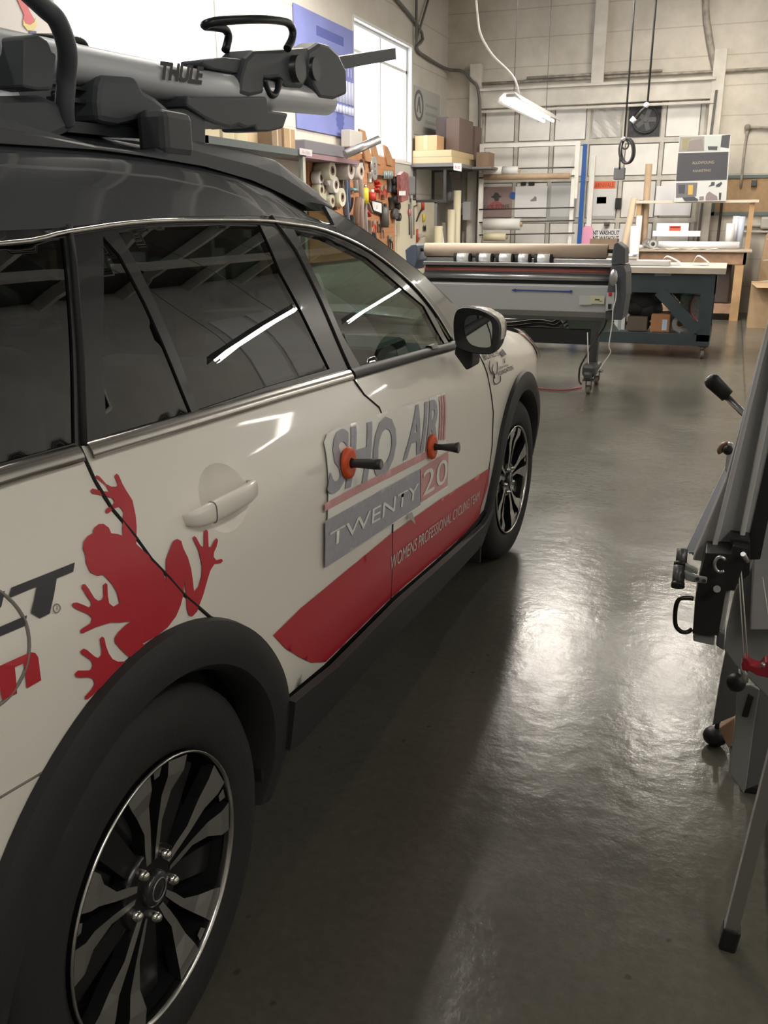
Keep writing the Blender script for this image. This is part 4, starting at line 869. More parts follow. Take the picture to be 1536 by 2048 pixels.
b = MB(); Y = DY-.017; text_on(b, 'CARNIVALE', [at(1184, 366, 1, Y), at(1228, 364, 1, Y), at(1228, 374, 1, Y), at(1184, 376, 1, Y)], 0); b.build('banner_lettering', mat('banner_red', (.45, .04, .02), .5), s)
s = sheet(1183, 458, 1250, 495, m_paper, 'white sign with black letters ending in WASHOUT', 'washout_sign', 'sign')
b = MB(); Y = DY-.012
text_on(b, 'NT WASHOUT', [at(1186, 461, 1, Y), at(1239, 461, 1, Y), at(1238, 470, 1, Y), at(1186, 470, 1, Y)], 0, .02); text_on(b, 'NT WASHOUT', [at(1186, 472, 1, Y), at(1238, 472, 1, Y), at(1237, 481, 1, Y), at(1186, 481, 1, Y)], 0, .02); b.build('sign_lettering', m_black, s)
o = [at(x, y, 1, 15.55) for x, y in [(1162, 495), (1165, 458), (1170, 452), (1180, 452), (1186, 457), (1185, 495)]]
thing(MB().prism(o, (0, .03, 0)), 'foam_board', m_pinkb, 'rounded pink board standing before the washout sign', 'board')
thing(pb(MB(), 1180, 478, 1233, 500, 15.2, .25), 'cardboard_box', m_card2, 'brown box below the washout sign', 'box')
thing(pb(MB(), 1208, 444, 1218, 452, BY-.05, .1, 0, .01), 'door_latch', m_steel, 'grey knob latch on the door above the washout sign', 'latch')
thing(pb(MB(), 1231, 396, 1241, 417, BY-.0, .06, 0, .006), 'remote_control', m_black, 'small black remote hung on a door stile', 'remote')
s = sheet(1313, 372, 1380, 431, m_paper, 'bright white sheet behind the pale shelf rail', 'blank_sheet', 'sheet')
# --- property board
PYb = 15.0; V = lambda x, y, d=0: at(x, y, 1, PYb+d)
c4 = [V(1359, 272), V(1462, 268), V(1452, 402), V(1348, 404)]
bd = thing(MB().prism(c4, (0, .012, 0)), 'display_board', mat('board_white', (.62, .63, .62), .4), 'tall board of product photos with charcoal middle band', 'poster')
BX = lambda x, y: (1330+x/9.6, 250+y/9.6)
def bp(nm, pts, m, d=-.003): MB().prism([V(*BX(x, y), d) for x, y in pts], (0, .002, 0)).build(nm, m, bd)
bp('middle_band', [(255, 540), (1220, 515), (1185, 1050), (212, 1078)], mat('charcoal_print', (.075, .075, .085), .4)); ph = mat('photo_mauve', (.26, .22, .22), .5); pk = mat('photo_dark', (0, 0, 0)); pl = mat('photo_pale', (.50, .53, .51), .5)
bp('photo', [(290, 225), (760, 215), (755, 500), (265, 520)], mat('photo_taupe', (.33, .30, .28), .5)); bp('photo', [(770, 215), (1090, 205), (1060, 495), (770, 505)], pl); bp('photo', [(1092, 200), (1255, 185), (1225, 445), (1065, 420)], m_dgrey, -.004)
bp('photo', [(335, 260), (500, 250), (490, 290), (440, 300), (430, 480), (330, 480)], mat('photo_olive', (.30, .27, .15), .5), -.005); bp('photo', [(460, 320), (540, 290), (720, 260), (740, 480), (430, 495)], ph, -.006); bp('photo', [(820, 410), (1010, 410), (1000, 485), (830, 480)], m_dgrey, -.005)
bp('photo', [(215, 1110), (625, 1105), (600, 1370), (210, 1400)], mat('photo_slate', (.17, .165, .18), .5)); bp('photo', [(255, 1150), (390, 1145), (375, 1320), (260, 1315)], m_dgrey, -.005); bp('photo', [(448, 1150), (540, 1150), (530, 1335), (440, 1340)], mat('photo_yellow', (.62, .40, .10), .5), -.006); bp('photo', [(330, 1395), (560, 1375), (640, 1430), (630, 1460), (380, 1462)], m_dgrey, -.005)
bp('photo', [(780, 1380), (800, 1320), (850, 1275), (900, 1310), (1000, 1370), (1010, 1440), (780, 1450)], ph, -.005); bp('photo', [(890, 1095), (955, 1095), (950, 1160), (830, 1185), (880, 1140)], m_dgrey, -.005); bp('photo', [(980, 1150), (1080, 1090), (1100, 1120), (1050, 1185), (980, 1190)], m_dgrey, -.005)
bp('photo', [(660, 1375), (745, 1365), (745, 1440), (655, 1450)], ph, -.005); bp('photo', [(1035, 1300), (1085, 1300), (1070, 1440), (1035, 1440)], m_dgrey, -.005)
b = MB(); q = lambda l: [V(*BX(x, y), -.006) for x, y in l]
text_on(b, 'ALLOWOUNG', q([(525, 700), (945, 685), (940, 740), (522, 755)]), 0); text_on(b, 'RANKETING', q([(540, 860), (880, 845), (875, 890), (540, 905)]), 0); b.build('board_lettering', mat('board_beige_ink', (.42, .36, .28), .5), bd)
# --- cork board, pipes
a = at(1432, 351, 1, BY-.04); b = at(1430, 431, 1, BY-.04)
ck = thing(MB().box((a.x+.02, BY-.03, b.z+.05), (2.2, BY, a.z-.04)), 'cork_board', mat('cork', (.38, .25, .14), .8, noise=.15, nscale=12), 'wide brown cork board in a dark green frame', 'notice board')
MB().box((a.x-.02, BY-.05, a.z-.045), (2.25, BY, a.z)).box((a.x-.02, BY-.05, b.z), (2.25, BY, b.z+.05)).box((a.x-.03, BY-.05, b.z), (a.x+.03, BY, a.z)).build('board_frame', mat('frame_green', (.12, .16, .16), .5), ck)
q = at(1508, 366, 1, BY-.05); MB().bbox((q.x-.04, BY-.09, q.z-.05), (q.x+.04, BY-.03, q.z+.05), .01).build('board_hook', m_steel, ck)
a = at(1444, 402, 1, 15.6); thing(MB().cyl((a.x, 15.6, .02), (a.x, 15.6, a.z), .022, 10), 'pole', mat('dark_brown_pole', (.06, .045, .035), .5), 'thin dark pole standing under the display board', 'pole')
a = at(1500, 450, 1, BY-.05); struct(MB().tube([(a.x-.35, BY-.05, a.z), (RX, BY-.05, a.z)], .03).tube([(a.x-.35, BY-.05, a.z-.1), (RX, BY-.05, a.z-.1)], .02).bbox((a.x+.15, BY-.1, a.z-.06), (a.x+.32, BY-.02, a.z+.12), .03), 'trim_13', m_trimw)
# --- wooden bench
WY = 14.4
tb = empty('wooden_bench', (-.6, WY+.55, 0), 'pine bench with thick pale top and lower shelf by the back wall', 'table')
zt = at(1400, 500, 1, WY).z
MB().bbox((-1.56, WY, zt-.03), (.27, WY+1.15, zt), .005).build('bench_top', m_top, tb)
MB().box((-1.48, WY+.05, zt-.20), (.20, WY+.09, zt-.03)).box((-1.48, WY+1.0, zt-.20), (.20, WY+1.04, zt-.03)).box((-1.48, WY+.05, zt-.20), (-1.44, WY+1.04, zt-.03)).box((.16, WY+.05, zt-.20), (.20, WY+1.04, zt-.03)).build('apron', m_wood2, tb)
for x in (-1.44, .06):
    for y in (WY+.06, WY+.94): MB().box((x, y, .0), (x+.12, y+.09, zt-.03)).build('leg', m_wood, tb)
MB().box((-1.44, WY+.08, .10), (.18, WY+.13, .24)).box((-1.44, WY+.13, .20), (.18, WY+.95, .23)).build('lower_shelf', m_wood2, tb)
zr = at(1400, 406, 1, WY+.75).z
for x in (-1.46, .17): MB().box((x, WY+.73, zt), (x+.07, WY+.78, zr)).build('shelf_post', m_wood, tb)
a = at(1273, 408, 1, WY+.75); b = at(1518, 402, 1, WY+.75)
MB().beam((a.x, WY+.75, zr+.02), (b.x, WY+.75, zr+.02), .16, .04).build('upper_rail', mat('pale_wood', (.66, .60, .50), .5), tb)
def tube_on(px0, py0, px1, py1, Y, r, m, nm, label, cat='roll', hollow=.8, grp=None, z=None):
    a = at(px0, py0, 1, Y); b = at(px1, py1, 1, Y)
    if z is not None: a.z = b.z = z+r
    return tag(MB().pipe(a, b, r, r*hollow, 24).build(nm, m), label, cat, grp)
tube_on(1318, 479, 1480, 479, WY+.45, .055, m_paper, 'paper_tube', 'long white tube lying along the pine bench', hollow=.8, z=zt)
a = at(1300, 480, 1, WY+.4); 
e = empty('tape_roll', (a.x, WY+.35, zt), 'silver-ended roll at the left of the long white tube', 'roll'); MB().pipe((a.x-.06, WY+.62, zt+.075), (a.x+.07, WY+.12, zt+.075), .072, .055, 28, 0).build('roll_body', m_alu, e); MB().pipe((a.x+.068, WY+.125, zt+.075), (a.x+.07, WY+.117, zt+.075), .055, .03, 24).build('roll_end', m_grey, e)
thing(MB().bbox((a.x-.3, WY+.6, zt), (a.x-.02, WY+.66, zt+.05), .02), 'cloth_bundle', m_paper, 'small white bundle at the left end of the bench', 'cloth')
thing(pb(MB(), 1306, 462, 1400, 473, WY+.62, .2), 'flat_box', m_paper, 'flat white box under the orange-labelled one', 'box')
bx = thing(pb(MB(), 1314, 446, 1376, 466, WY+.8, .2), 'labelled_box', m_paper, 'white box with an orange label on the bench', 'box'); c = MB(); pb(c, 1339, 452, 1361, 463, WY+.797, .003); c.build('orange_label', mat('label_orange', (.60, .10, .05), .5), bx)
c = MB(); pb(c, 1341, 453, 1360, 456, WY+.794, .002); c.build('label_bar', mat('label_dark_red', (.25, .03, .02), .5), bx)
def standroll(px, py_top, Y, r, m, label, zb_=0, nm='standing_roll', grp='standing rolls', lean=(0, 0)):
    a = at(px, py_top, 1, Y)
    return tag(MB().pipe((a.x-lean[0], a.y-lean[1], zb_), a, r, r*.7, 20).build(nm, m), label, 'roll', grp)
standroll(1462, 447, WY+.6, .062, m_roll, 'shorter white roll standing at the right end of the bench', zt); standroll(1474, 432, WY+.85, .055, m_paper, 'tall white roll standing at the right end of the bench', zt); standroll(1484, 433, WY+.72, .05, mat('bluish_roll', (.55, .60, .72), .4), 'tall bluish roll standing at the right end of the bench', zt)
# papers on the bench
b = MB(); vs = []; n = 24
for i in range(n+1):
    for j in range(5):
        x = -1.38+i*1.2/n; y = WY+.08+j*.07; vs.append((x, y, zt+.006+.02*max(0, math.sin(i*1.1+j*.8))*(1-abs(j-2)/3)+.006*math.sin(i*2.3)))
b.add(vs, [[i*5+j, i*5+j+1, i*5+j+6, i*5+j+5] for i in range(n) for j in range(4)], 0, True); o = tag(b.build('crumpled_paper', mat('kraft_white', (.60, .56, .50), .6), solid=.002), 'crumpled pale paper lying along the front of the pine bench', 'paper')
# tall cardboard cores and posts at the left of the bench
def leanroll(px0, py0, px1, py1, Y, r, m, label, nm='cardboard_tube', grp='cardboard tubes leaning by the bench'):
    a = at(px0, py0, 1, Y); b = at(px1, py1, 1, Y); d = (b-a); t = (0-a.z)/d.z; return tag(MB().pipe(a, a+d*t, r, r*.8, 20).build(nm, m), label, 'tube', grp)
leanroll(1298, 328, 1288, 470, 15.3, .052, m_tan, 'tallest brown tube leaning behind the bench'); leanroll(1269, 396, 1250, 485, 15.15, .052, mat('pale_core', (.62, .50, .36), .55), 'fat pale tube leaning left of the bench'); leanroll(1283, 400, 1277, 480, 15.2, .038, m_card2, 'thin brown tube between two fatter ones'); leanroll(1279, 431, 1274, 490, 15.05, .045, m_roll, 'upper white tube left of the bench'); leanroll(1271, 452, 1269, 490, 14.3, .07, m_roll, 'short fat white tube left of the bench')
# things under and beside the bench
thing(MB().bbox((-.75, WY+.25, .235), (.02, WY+.8, .80), .02), 'storage_box', mat('dark_brown_box', (.075, .055, .05), .7), 'dark brown box on the bench lower shelf', 'box')
thing(MB().bbox((-1.4, WY+.3, .235), (-.82, WY+.8, .62), .02), 'storage_box', m_card2, 'brown box on the left of the bench lower shelf', 'box')
a = at(1495, 568, 1, 13.6); e = empty('carton', (a.x+.45, 13.9, 0), 'large tan carton on the floor right of the benches', 'box'); MB().box((.30, 13.6, 0), (1.1, 14.15, a.z)).build('carton_body', m_card, e); MB().prism([(.30, 13.6, a.z), (.30, 13.6, a.z+.004), (.36, 13.38, a.z-.03), (.36, 13.38, a.z-.034)], (.7, 0, 0)).box((.30, 13.9, a.z), (1.1, 14.15, a.z+.006)).build('flap', m_card, e)
for k, (x0, x1, zt_, y, mm) in enumerate(((.36, .62, 1.26, 14.9, m_card), (.58, .78, 1.22, 14.8, m_card2), (.80, 1.05, 1.30, 14.95, m_card))):
    b = MB().prism([(x0, y, .02), (x1, y, .02), (x1+.10, y, zt_-.08), (x1+.07, y, zt_), (x0+.12, y, zt_-.01), (x0+.08, y, zt_-.06)], (0, .10, 0)); tag(b.build('flattened_carton', mm), ['flattened cardboard carton nearest the bench, tied upright', 'flattened duller carton, middle of the tied bundle', 'flattened cardboard carton, rightmost of the tied bundle'][k], 'box', 'flattened cartons')
b = MB()
for z in (.55, .85, 1.15): b.tube(smooth([(.38+z*.07, 14.78, z), (.75, 14.74, z+.03), (1.15, 14.80, z+.01)], 4), .008, 6)
thing(b.tube([(.75, 14.76, .5), (.78, 14.77, 1.24)], .008, 6), 'bundling_string', mat('pale_string', (.62, .58, .5), .7), 'pale string tied round the flattened cartons', 'string')
b = MB().bbox((.86, 14.7, .0), (.90, 14.74, 1.15), .004).bbox((.95, 14.68, 0), (1.0, 14.72, 1.2), .004); tag(b.build('frame_profile', m_alu), 'pale metal profile leaning on the flattened cartons', 'profile')
# --- green steel table
GY = 10.3; ga, gb = -3.2, -.10; zt2 = at(1400, 545, 1, GY).z+.02
gt = empty('green_work_table', (-1.7, GY+.6, 0), 'long dark green steel table on castors behind the grey machine', 'table')
MB().box((ga, GY, zt2-.035), (-.04, GY+1.25, zt2+.025)).build('table_top', m_top, gt)
MB().box((ga+.05, GY+.04, zt2-.24), (-.12, GY+.10, zt2-.035)).box((ga+.05, GY+1.1, zt2-.24), (-.12, GY+1.16, zt2-.035)).box((-.18, GY+.04, zt2-.24), (-.12, GY+1.16, zt2-.035)).build('table_rail', m_green, gt)
a = at(1300, 515, 1, GY+.02)
for x0, x1 in ((1310, 1342), (1434, 1448)): c = MB(); pb(c, x0, 543, x1, 552, GY+.035, .005); c.build('corner_plate', mat('plate_grey_blue', (.16, .20, .22), .5), gt)
legx = [(-.265, -.135), (ga+.1, ga+.23)]
for x0, x1 in legx:
    for y in (GY+.03, GY+1.07): MB().box((x0, y, .19), (x1, y+.10, zt2-.03)).build('leg', m_green, gt)
MB().box((ga+.1, GY+.03, .14), (-.13, GY+.10, .26)).box((ga+.1, GY+1.1, .14), (-.13, GY+1.17, .26)).box((-.22, GY+.05, .14), (-.13, GY+1.15, .26)).box((ga+.1, GY+.1, .20), (-.13, GY+1.1, .225)).build('lower_frame', m_green, gt)
a = at(1318, 585, 1, GY+.06); b = at(1395, 662, 1, GY+.06)
MB().beam((a.x, GY+.06, a.z+.02), (b.x, GY+.06, b.z), .07, .12).build('brace', m_green, gt); MB().beam((a.x+.05, GY+1.1, a.z+.02), (b.x+.05, GY+1.1, b.z), .07, .10).build('brace', m_green, gt)
def castor(x, y, par, r=.05, h=.14):
    c = MB().bbox((x-.05, y-.05, h-.012), (x+.05, y+.05, h), .003).beam((x-.022, y, h-.01), (x-.022, y+.015, r), .05, .004, up=(1, 0, 0)).beam((x+.022, y, h-.01), (x+.022, y+.015, r), .05, .004, up=(1, 0, 0))
    o = c.build('castor', m_steel, par); MB().lathe([(.01, -.018), (r*.9, -.018), (r, -.010), (r, .010), (r*.9, .018), (.01, .018)], (x, y+.012, r), 0, 24).build('castor_wheel', mat('castor_tan', (.20, .16, .13), .5), o)
for x in (-.19, ga+.17):
    for y in (GY+.09, GY+1.1): castor(x, y, gt)
# load on and under the green table
tube_rail = MB().bbox((-1.2, GY+.25, zt2+.026), (-.62, GY+.45, zt2+.085), .01); thing(tube_rail, 'cutter_bar', m_grey, 'grey cutter bar lying on the green table', 'bar')
b = MB().ball((-1.02, GY+.28, zt2+.125), .055, sc=(1.2, .8, .7)).cyl((-1.02, GY+.26, zt2+.10), (-1.02, GY+.30, zt2+.10), .045, 20); thing(b, 'cutter_carriage', m_alu, 'rounded silver carriage with black top on the cutter bar', 'carriage')
for k, (cx, wdt, h) in enumerate(((-.62, .12, .075), (-.30, .10, .085))):
    P = [(cx-wdt, GY+.55, zt2+.035), (cx-wdt*.6, GY+.56, zt2+.035+h), (cx, GY+.55, zt2+.035+h*.8), (cx+wdt*.8, GY+.54, zt2+.04), (cx+wdt*.2, GY+.5, zt2+.034), (cx-wdt*.5, GY+.52, zt2+.045)]
    vs = []; sm_ = smooth(P, 5)
    for p in sm_: vs += [p, p+Vector((0, .10, .008))]
    n = len(sm_); o = MB().add(vs, [[2*i, 2*i+1, 2*i+3, 2*i+2] for i in range(n-1)], 0, True).build('paper_offcut', m_paper, solid=.002); tag(o, ['curled white paper strip on the green table, left curl', 'curled white paper strip on the green table, right curl'][k], 'paper', 'curled paper strips')
def boxat(px0, py0, px1, py1, Y, dep, m, nm, label, cat='box', bev=.01, grp=None): return tag(pb(MB(), px0, py0, px1, py1, Y, dep, 0, bev).build(nm, m), label, cat, grp)
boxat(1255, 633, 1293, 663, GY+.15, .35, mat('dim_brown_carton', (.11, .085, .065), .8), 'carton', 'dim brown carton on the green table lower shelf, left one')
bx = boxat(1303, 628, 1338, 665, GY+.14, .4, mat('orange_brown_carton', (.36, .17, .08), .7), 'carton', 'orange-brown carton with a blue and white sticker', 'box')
c = MB(); pb(c, 1325, 639, 1333, 661, GY+.137, .003); c.build('sticker', mat('sticker_blue_white', (.45, .52, .62), .5), bx)
a = at(1360, 648, 1, GY+.15)
for k, (px, py, r) in enumerate(((1360, 648, .085), (1350, 643, .095))):
    a = at(px, py, 1, GY+.15+k*.06); e = empty('film_core', (a.x, a.y, a.z-r), ['grey roll end facing out beside the orange carton, front one', 'grey roll end behind the front roll beside the orange carton'][k], 'roll', 'rolls under the green table'); MB().pipe(a, a+Vector((-.05, .6, 0)), r, r*.5, 26).build('wound_film', mat('grey_film', (.25, .25, .25), .4), e); MB().pipe(a-Vector((0, .004, 0)), a+Vector((0, .1, 0)), r*.5, r*.36, 20).build('core', m_card2, e)
b = MB()
for (x, y, s) in ((1290, 600, .17), (1278, 612, .15), (1305, 592, .14), (1298, 618, .15)): a = at(x, y, 1, GY+.35); b.ball(tuple(a), s, sc=(1, .8, .85))
thing(b, 'black_bag', m_black, 'black sack heaped on the lower shelf under the green table', 'bag')
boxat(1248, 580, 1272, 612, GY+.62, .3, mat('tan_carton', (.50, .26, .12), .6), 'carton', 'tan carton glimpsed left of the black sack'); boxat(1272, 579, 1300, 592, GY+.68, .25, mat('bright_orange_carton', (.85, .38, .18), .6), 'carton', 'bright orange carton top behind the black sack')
boxat(1264, 588, 1283, 602, GY+.55, .05, m_roll, 'paper_stack', 'white papers beside the black sack', 'paper')
s = boxat(1363, 580, 1407, 640, GY+.75, .08, mat('sack_grey', (.34, .37, .36), .5, noise=.3, nscale=30), 'printed_sack', 'grey sack with a green header and red emblem', 'sack')
c = MB(); pb(c, 1363, 581, 1405, 593, GY+.744, .004); c.build('green_header', mat('header_green', (.02, .17, .08), .5), s); c = MB(); A = at(1403, 612, 1, GY+.742); c.tube([A+Vector((.12*math.cos(t), 0, .16*math.sin(t))) for t in [PI*.5+PI*k/14 for k in range(15)]], .022, 8, sy=.2); c.build('red_emblem', mat('emblem_red', (.45, .03, .05), .5), s)
c = MB(); Yq = GY+.739; text_on(c, 'CUSTOM BLEND', [at(1366, 584, 1, Yq), at(1402, 584, 1, Yq), at(1402, 590, 1, Yq), at(1366, 590, 1, Yq)]); c.build('header_lettering', m_paper, s)
for k, (x0, x1, py, mm) in enumerate(((1250, 1290, 668, m_roll), (1252, 1356, 670, m_paper), (1010, 1230, 658, m_roll))):
    a = at(x0, py, 1, GY+.02); b_ = at(x1, py, 1, GY+.02)
    thing(MB().box((a.x, GY+.12, .227+k*.006), (b_.x, GY+.9, .232+k*.006)), 'board_sheet', mm, ['short pale sheet on the lower shelf', 'long white sheet lying under the cartons', 'wide white sheet on the lower shelf behind the machine leg'][k], 'sheet', 'sheets on the lower shelf')
for k in range(3): boxat(1229+k*7, 632-k, 1235+k*7, 660, GY+.2, .12, m_roll if k != 1 else mat('letter_grey', (.35, .38, .42), .5), 'letter_block', ['cut-out letter block nearest the machine', 'middle cut-out letter block, greyish', 'cut-out letter block touching the dim carton'][k], 'letter', .006, 'cut-out letters')
# --- laminator
MY = 8.0
lm = empty('laminating_machine', (-1.75, MY+.3, 0), 'wide grey roll laminator with blue arrow on its front panel', 'laminator')
M_ = lambda x, y, d=0: at(x, y, 1, MY+d)
xl, xr = -2.60, M_(1222, 560).x
def prof_bar(nm, m, pts, x0, x1): MB().prism([(x0, MY+y, z) for y, z in pts], (x1-x0, 0, 0)).build(nm, m, lm, bevel=.004)
zf = lambda py: M_(1100, py).z
prof_bar('front_panel', m_grey, [(.0, zf(572)), (.03, zf(569)), (.32, zf(569)), (.32, zf(640)), (.10, zf(640)), (.02, zf(622))], xl, xr)
prof_bar('lower_lip', mat('darker_grey_enamel', (.20, .205, .21), .4), [(.04, zf(624)), (.10, zf(642)), (.42, zf(642)), (.42, zf(624))], xl, xr)
for nm, m, y, p0, p1, dy in (('black_gap', m_black, .04, 562, 572, .3), ('lower_roller', m_alu, .0, 549, 561, .2), ('guide_bar', m_steel, .03, 545, 550, .2), ('red_roller', mat('silicone_red', (.55, .16, .14), .4), .03, 538, 546, .2), ('dark_groove', m_dgrey, .05, 533, 538, .2), ('upper_rail', m_alu, -.01, 526, 533, .25), ('back_rail', m_alu, .08, 518, 526, .2)):
    if 'roller' in nm:
        r = (zf(p0)-zf(p1))/2; MB().cyl((xl, MY+y+r, zf(p0)-r), (xr, MY+y+r, zf(p0)-r), r, 20).build(nm, m, lm)
    else: MB().bbox((xl, MY+y, zf(p1)), (xr, MY+y+dy, zf(p0)), .004).build(nm, m, lm)
a = M_(905, 520, .10); MB().cyl((xl, MY+.1, zf(520)), (-1.0, MY+.1, zf(520)), .018, 12).build('clutch_shaft', m_steel, lm)
for (x0, x1) in ((909, 943), (953, 987), (993, 1028), (1031, 1062), (1069, 1105)):
    A = M_(x0, 522, .06); B = M_(x1, 522, .06); z = zf(522)+.015
    o = MB().pipe((A.x, MY+.06, z), (B.x, MY+.06, z), .040, .018, 24).build('pressure_collar', m_black, lm); MB().pipe((A.x+.03, MY+.06, z), (B.x-.02, MY+.06, z), .044, .036, 24).build('collar_sleeve', mat('polished_steel', (.85, .85, .85), .35, .3), o)
A = M_(850, 502, .08); r = .058
rl = empty('kraft_roll', (-1.8, MY+.1, zf(516)), 'long tan cardboard core mounted across the top of the grey machine', 'roll')
MB().pipe((A.x, MY+.1, zf(502)), (M_(1213, 504).x, MY+.1, zf(502)), r, r*.8, 32, 0, 1).build('cardboard_core', [mat('pale_kraft', (.60, .47, .36), .6, noise=.08, nscale=3), m_tan], rl)
MB().cyl((-2.68, MY+.1, zf(502)), (xr+.05, MY+.1, zf(502)), .018, 12).build('core_shaft', m_steel, lm)
def side(nm, pts, m, Y0, dep, bev=.008): MB().prism([at(x, y, 1, Y0) for x, y in pts], (0, dep, 0)).build(nm, m, lm, bevel=bev)
side('end_housing', [(1228, 488), (1234, 484), (1246, 493), (1250, 497), (1250, 528), (1226, 530), (1222, 525)], m_dgrey, MY-.02, .30)
side('end_cover', [(1222, 531), (1248, 531), (1252, 545), (1252, 590), (1244, 640), (1226, 640), (1214, 585)], m_dgrey, MY-.03, .45)
side('switch_plate', [(1214, 585), (1229, 585), (1227, 620), (1211, 622)], m_grey, MY-.04, .03, .002)
side('stop_switch', [(1217, 585), (1224, 585), (1223, 592), (1217, 592)], m_redp, MY-.05, .02, .002); side('key_switch', [(1216, 608), (1223, 608), (1222, 618), (1216, 618)], m_black, MY-.05, .02, .002)
side('end_housing', [(810, 500), (822, 490), (832, 488), (834, 492), (834, 520), (828, 540), (812, 522)], mat('blue_grey_cover', (.13, .16, .22), .5), MY-.02, .30)
side('lower_bracket', [(1211, 620), (1226, 622), (1222, 640), (1211, 640)], m_steel, MY-.02, .25)
MB().beam(M_(1142, 583, -.004), M_(1030, 580, -.004), .004, .010, up=(0, 0, 1)).prism([M_(x, y, -.006) for x, y in [(1022, 580), (1032, 577), (1032, 584)]], (0, .004, 0)).cyl(M_(1142, 583, -.008), M_(1142, 583, -.002), .012, 16).build('blue_arrow', mat('arrow_blue', (.03, .07, .30), .5), lm)
c = MB(); pb(c, 1159, 591, 1183, 610, MY-.003, .003); c.build('note_label', mat('faded_white_label', (.52, .53, .50), .5), lm); c = MB(); pb(c, 1181, 591, 1208, 608, MY-.006, .003); c.build('note_label', mat('yellow_label', (.60, .58, .42), .5), lm)
c = MB(); pb(c, 1190, 598, 1199, 601, MY-.008, .002); pb(c, 1198, 602, 1204, 603, MY-.008, .002); c.build('note_marks', m_steel, lm)
# stand: beam, legs, feet
zl = M_(1180, 633).z
MB().box((-2.55, MY+.12, M_(1100, 690).z), (M_(1184, 650).x, MY+.2, M_(1100, 661).z)).build('stand_beam', m_black, lm)
for x in (M_(1189, 640).x, -2.45):
    lg = MB().bbox((x-.04, MY+.10, .14), (x+.03, MY+.19, zl), .006).bbox((x-.04, MY-.18, .13), (x+.03, MY+.50, .20), .02).bbox((x-.06, MY-.15, .15), (x+.06, MY+.05, .26), .03).build('stand_leg', m_steel, lm)
    castor(x, MY-.10, lm, .038, .13); castor(x, MY+.42, lm, .038, .13)
# wavy catch sheets under the machine
for k in range(5):
    P = smooth([(840, 645), (890, 643), (950, 644), (1000, 646), (1030, 645), (1060, 641), (1085, 641), (1105, 644), (1118, 637), (1126, 648)], 4); vs = []
    for p in P: q = at(p[0]+k*2, p[1]+k*3.2-2, 1, MY+.10+k*.03); vs += [q, q+Vector((0, .45, 0))]
    n = len(P); o = MB().add(vs, [[2*i, 2*i+1, 2*i+3, 2*i+2] for i in range(n-1)], 0, True).build('wavy_sheet', [m_roll, m_dgrey][k % 2], solid=.004); tag(o, ['topmost', 'second', 'middle', 'fourth', 'lowest'][k]+' of the wavy sheets resting on the machine beam', 'sheet', 'wavy sheets on the machine beam')
thing(MB().prism([at(x, y, 1, MY+.32) for x, y in [(1010, 640), (1222, 640), (1240, 662), (1180, 666), (1050, 664)]], (0, .02, 0)), 'pale_liner_sheet', mat('pale_aqua_liner', (.42, .50, .48), .35), 'pale aqua liner sheet hanging under the machine', 'sheet')
# hung hand control with white cable
a = M_(1227, 555, -.09); hc = empty('hand_control', a-Vector((0, 0, .07)), 'rounded silver hand control hanging on the end of the machine', 'remote'); MB().ball(tuple(a), .055, sc=(.62, .4, 1.25)).build('control_body', m_alu, hc)
MB().tube(smooth([M_(1232, 568, -.10), M_(1232, 595, -.10), M_(1226, 620, -.10), M_(1224, 650, -.08), M_(1218, 690, -.08), M_(1221, 705, -.06), M_(1208, 725, -.05), M_(1196, 742, -.06), M_(1184, 749, -.08), M_(1178, 738, -.08), M_(1176, 700, -.08), M_(1175, 665, -.05)], 6), .005, 6).build('cable', m_roll, hc)
thing(MB().tube(smooth([M_(1214, 636, .05), M_(1208, 655, .05), M_(1196, 672, .06), M_(1184, 690, 0), M_(1172, 712, -.06), M_(1160, 735, -.08), M_(1158, 760, -.1), M_(1162, 768, -.15)], 6), .008, 8), 'power_cable', m_black, 'black cable hanging down the laminator leg to the floor', 'cable')
pts = [at(x, y, 2, .008) for x, y in [(1163, 774), (1150, 777), (1130, 780), (1105, 779), (1075, 776), (1040, 770), (1000, 765)]]; thing(MB().tube(smooth(pts, 6), .006, 6), 'extension_cord', mat('red_cord', (.38, .05, .05), .5), 'thin red cord lying on the floor from the laminator castor', 'cord')
# --- hanging things
def fixture(x0, y0, z, L, label, cross=False):
    XM = Matrix.Translation((x0, y0+L/2, 0)) @ Matrix.Rotation(PI/2 if cross else 0, 4, 'Z') @ Matrix.Translation((-x0, -y0-L/2, 0))
    e = empty('fluorescent_fixture', (x0, y0+L/2, z-.06), label, 'light', 'fluorescent lights')
    MB().prism([(x0-.15, y0, z-.05), (x0-.06, y0, z+.04), (x0+.06, y0, z+.04), (x0+.15, y0, z-.05), (x0+.145, y0, z-.052), (x0+.055, y0, z+.03), (x0-.055, y0, z+.03), (x0-.145, y0, z-.052)], (0, L, 0)).box((x0-.05, y0+.1, z-.0), (x0+.05, y0+L-.1, z+.035)).xf(XM).build('reflector', mat('fixture_grey', (.22, .21, .20), .5), e)
    for dx in (-.06, .06): MB().cyl((x0+dx, y0+.05, z-.045), (x0+dx, y0+L-.05, z-.045), .018, 12).xf(XM).build('tube', mat('lit_tube', (1, .97, .9), .5, emit=14), e)
    b = MB()
    for y in (y0+.25, y0+L-.25): b.tube([(x0, y, z+.03), (x0, y, CZ)], .004, 5)
    b.xf(XM).build('hanging_wire', m_steel, e); return e
f0 = fixture(-2.46, 10.5, 2.72, 2.4, 'lit fluorescent fixture hanging before the roller door')
for y in (10.2,):
    pass
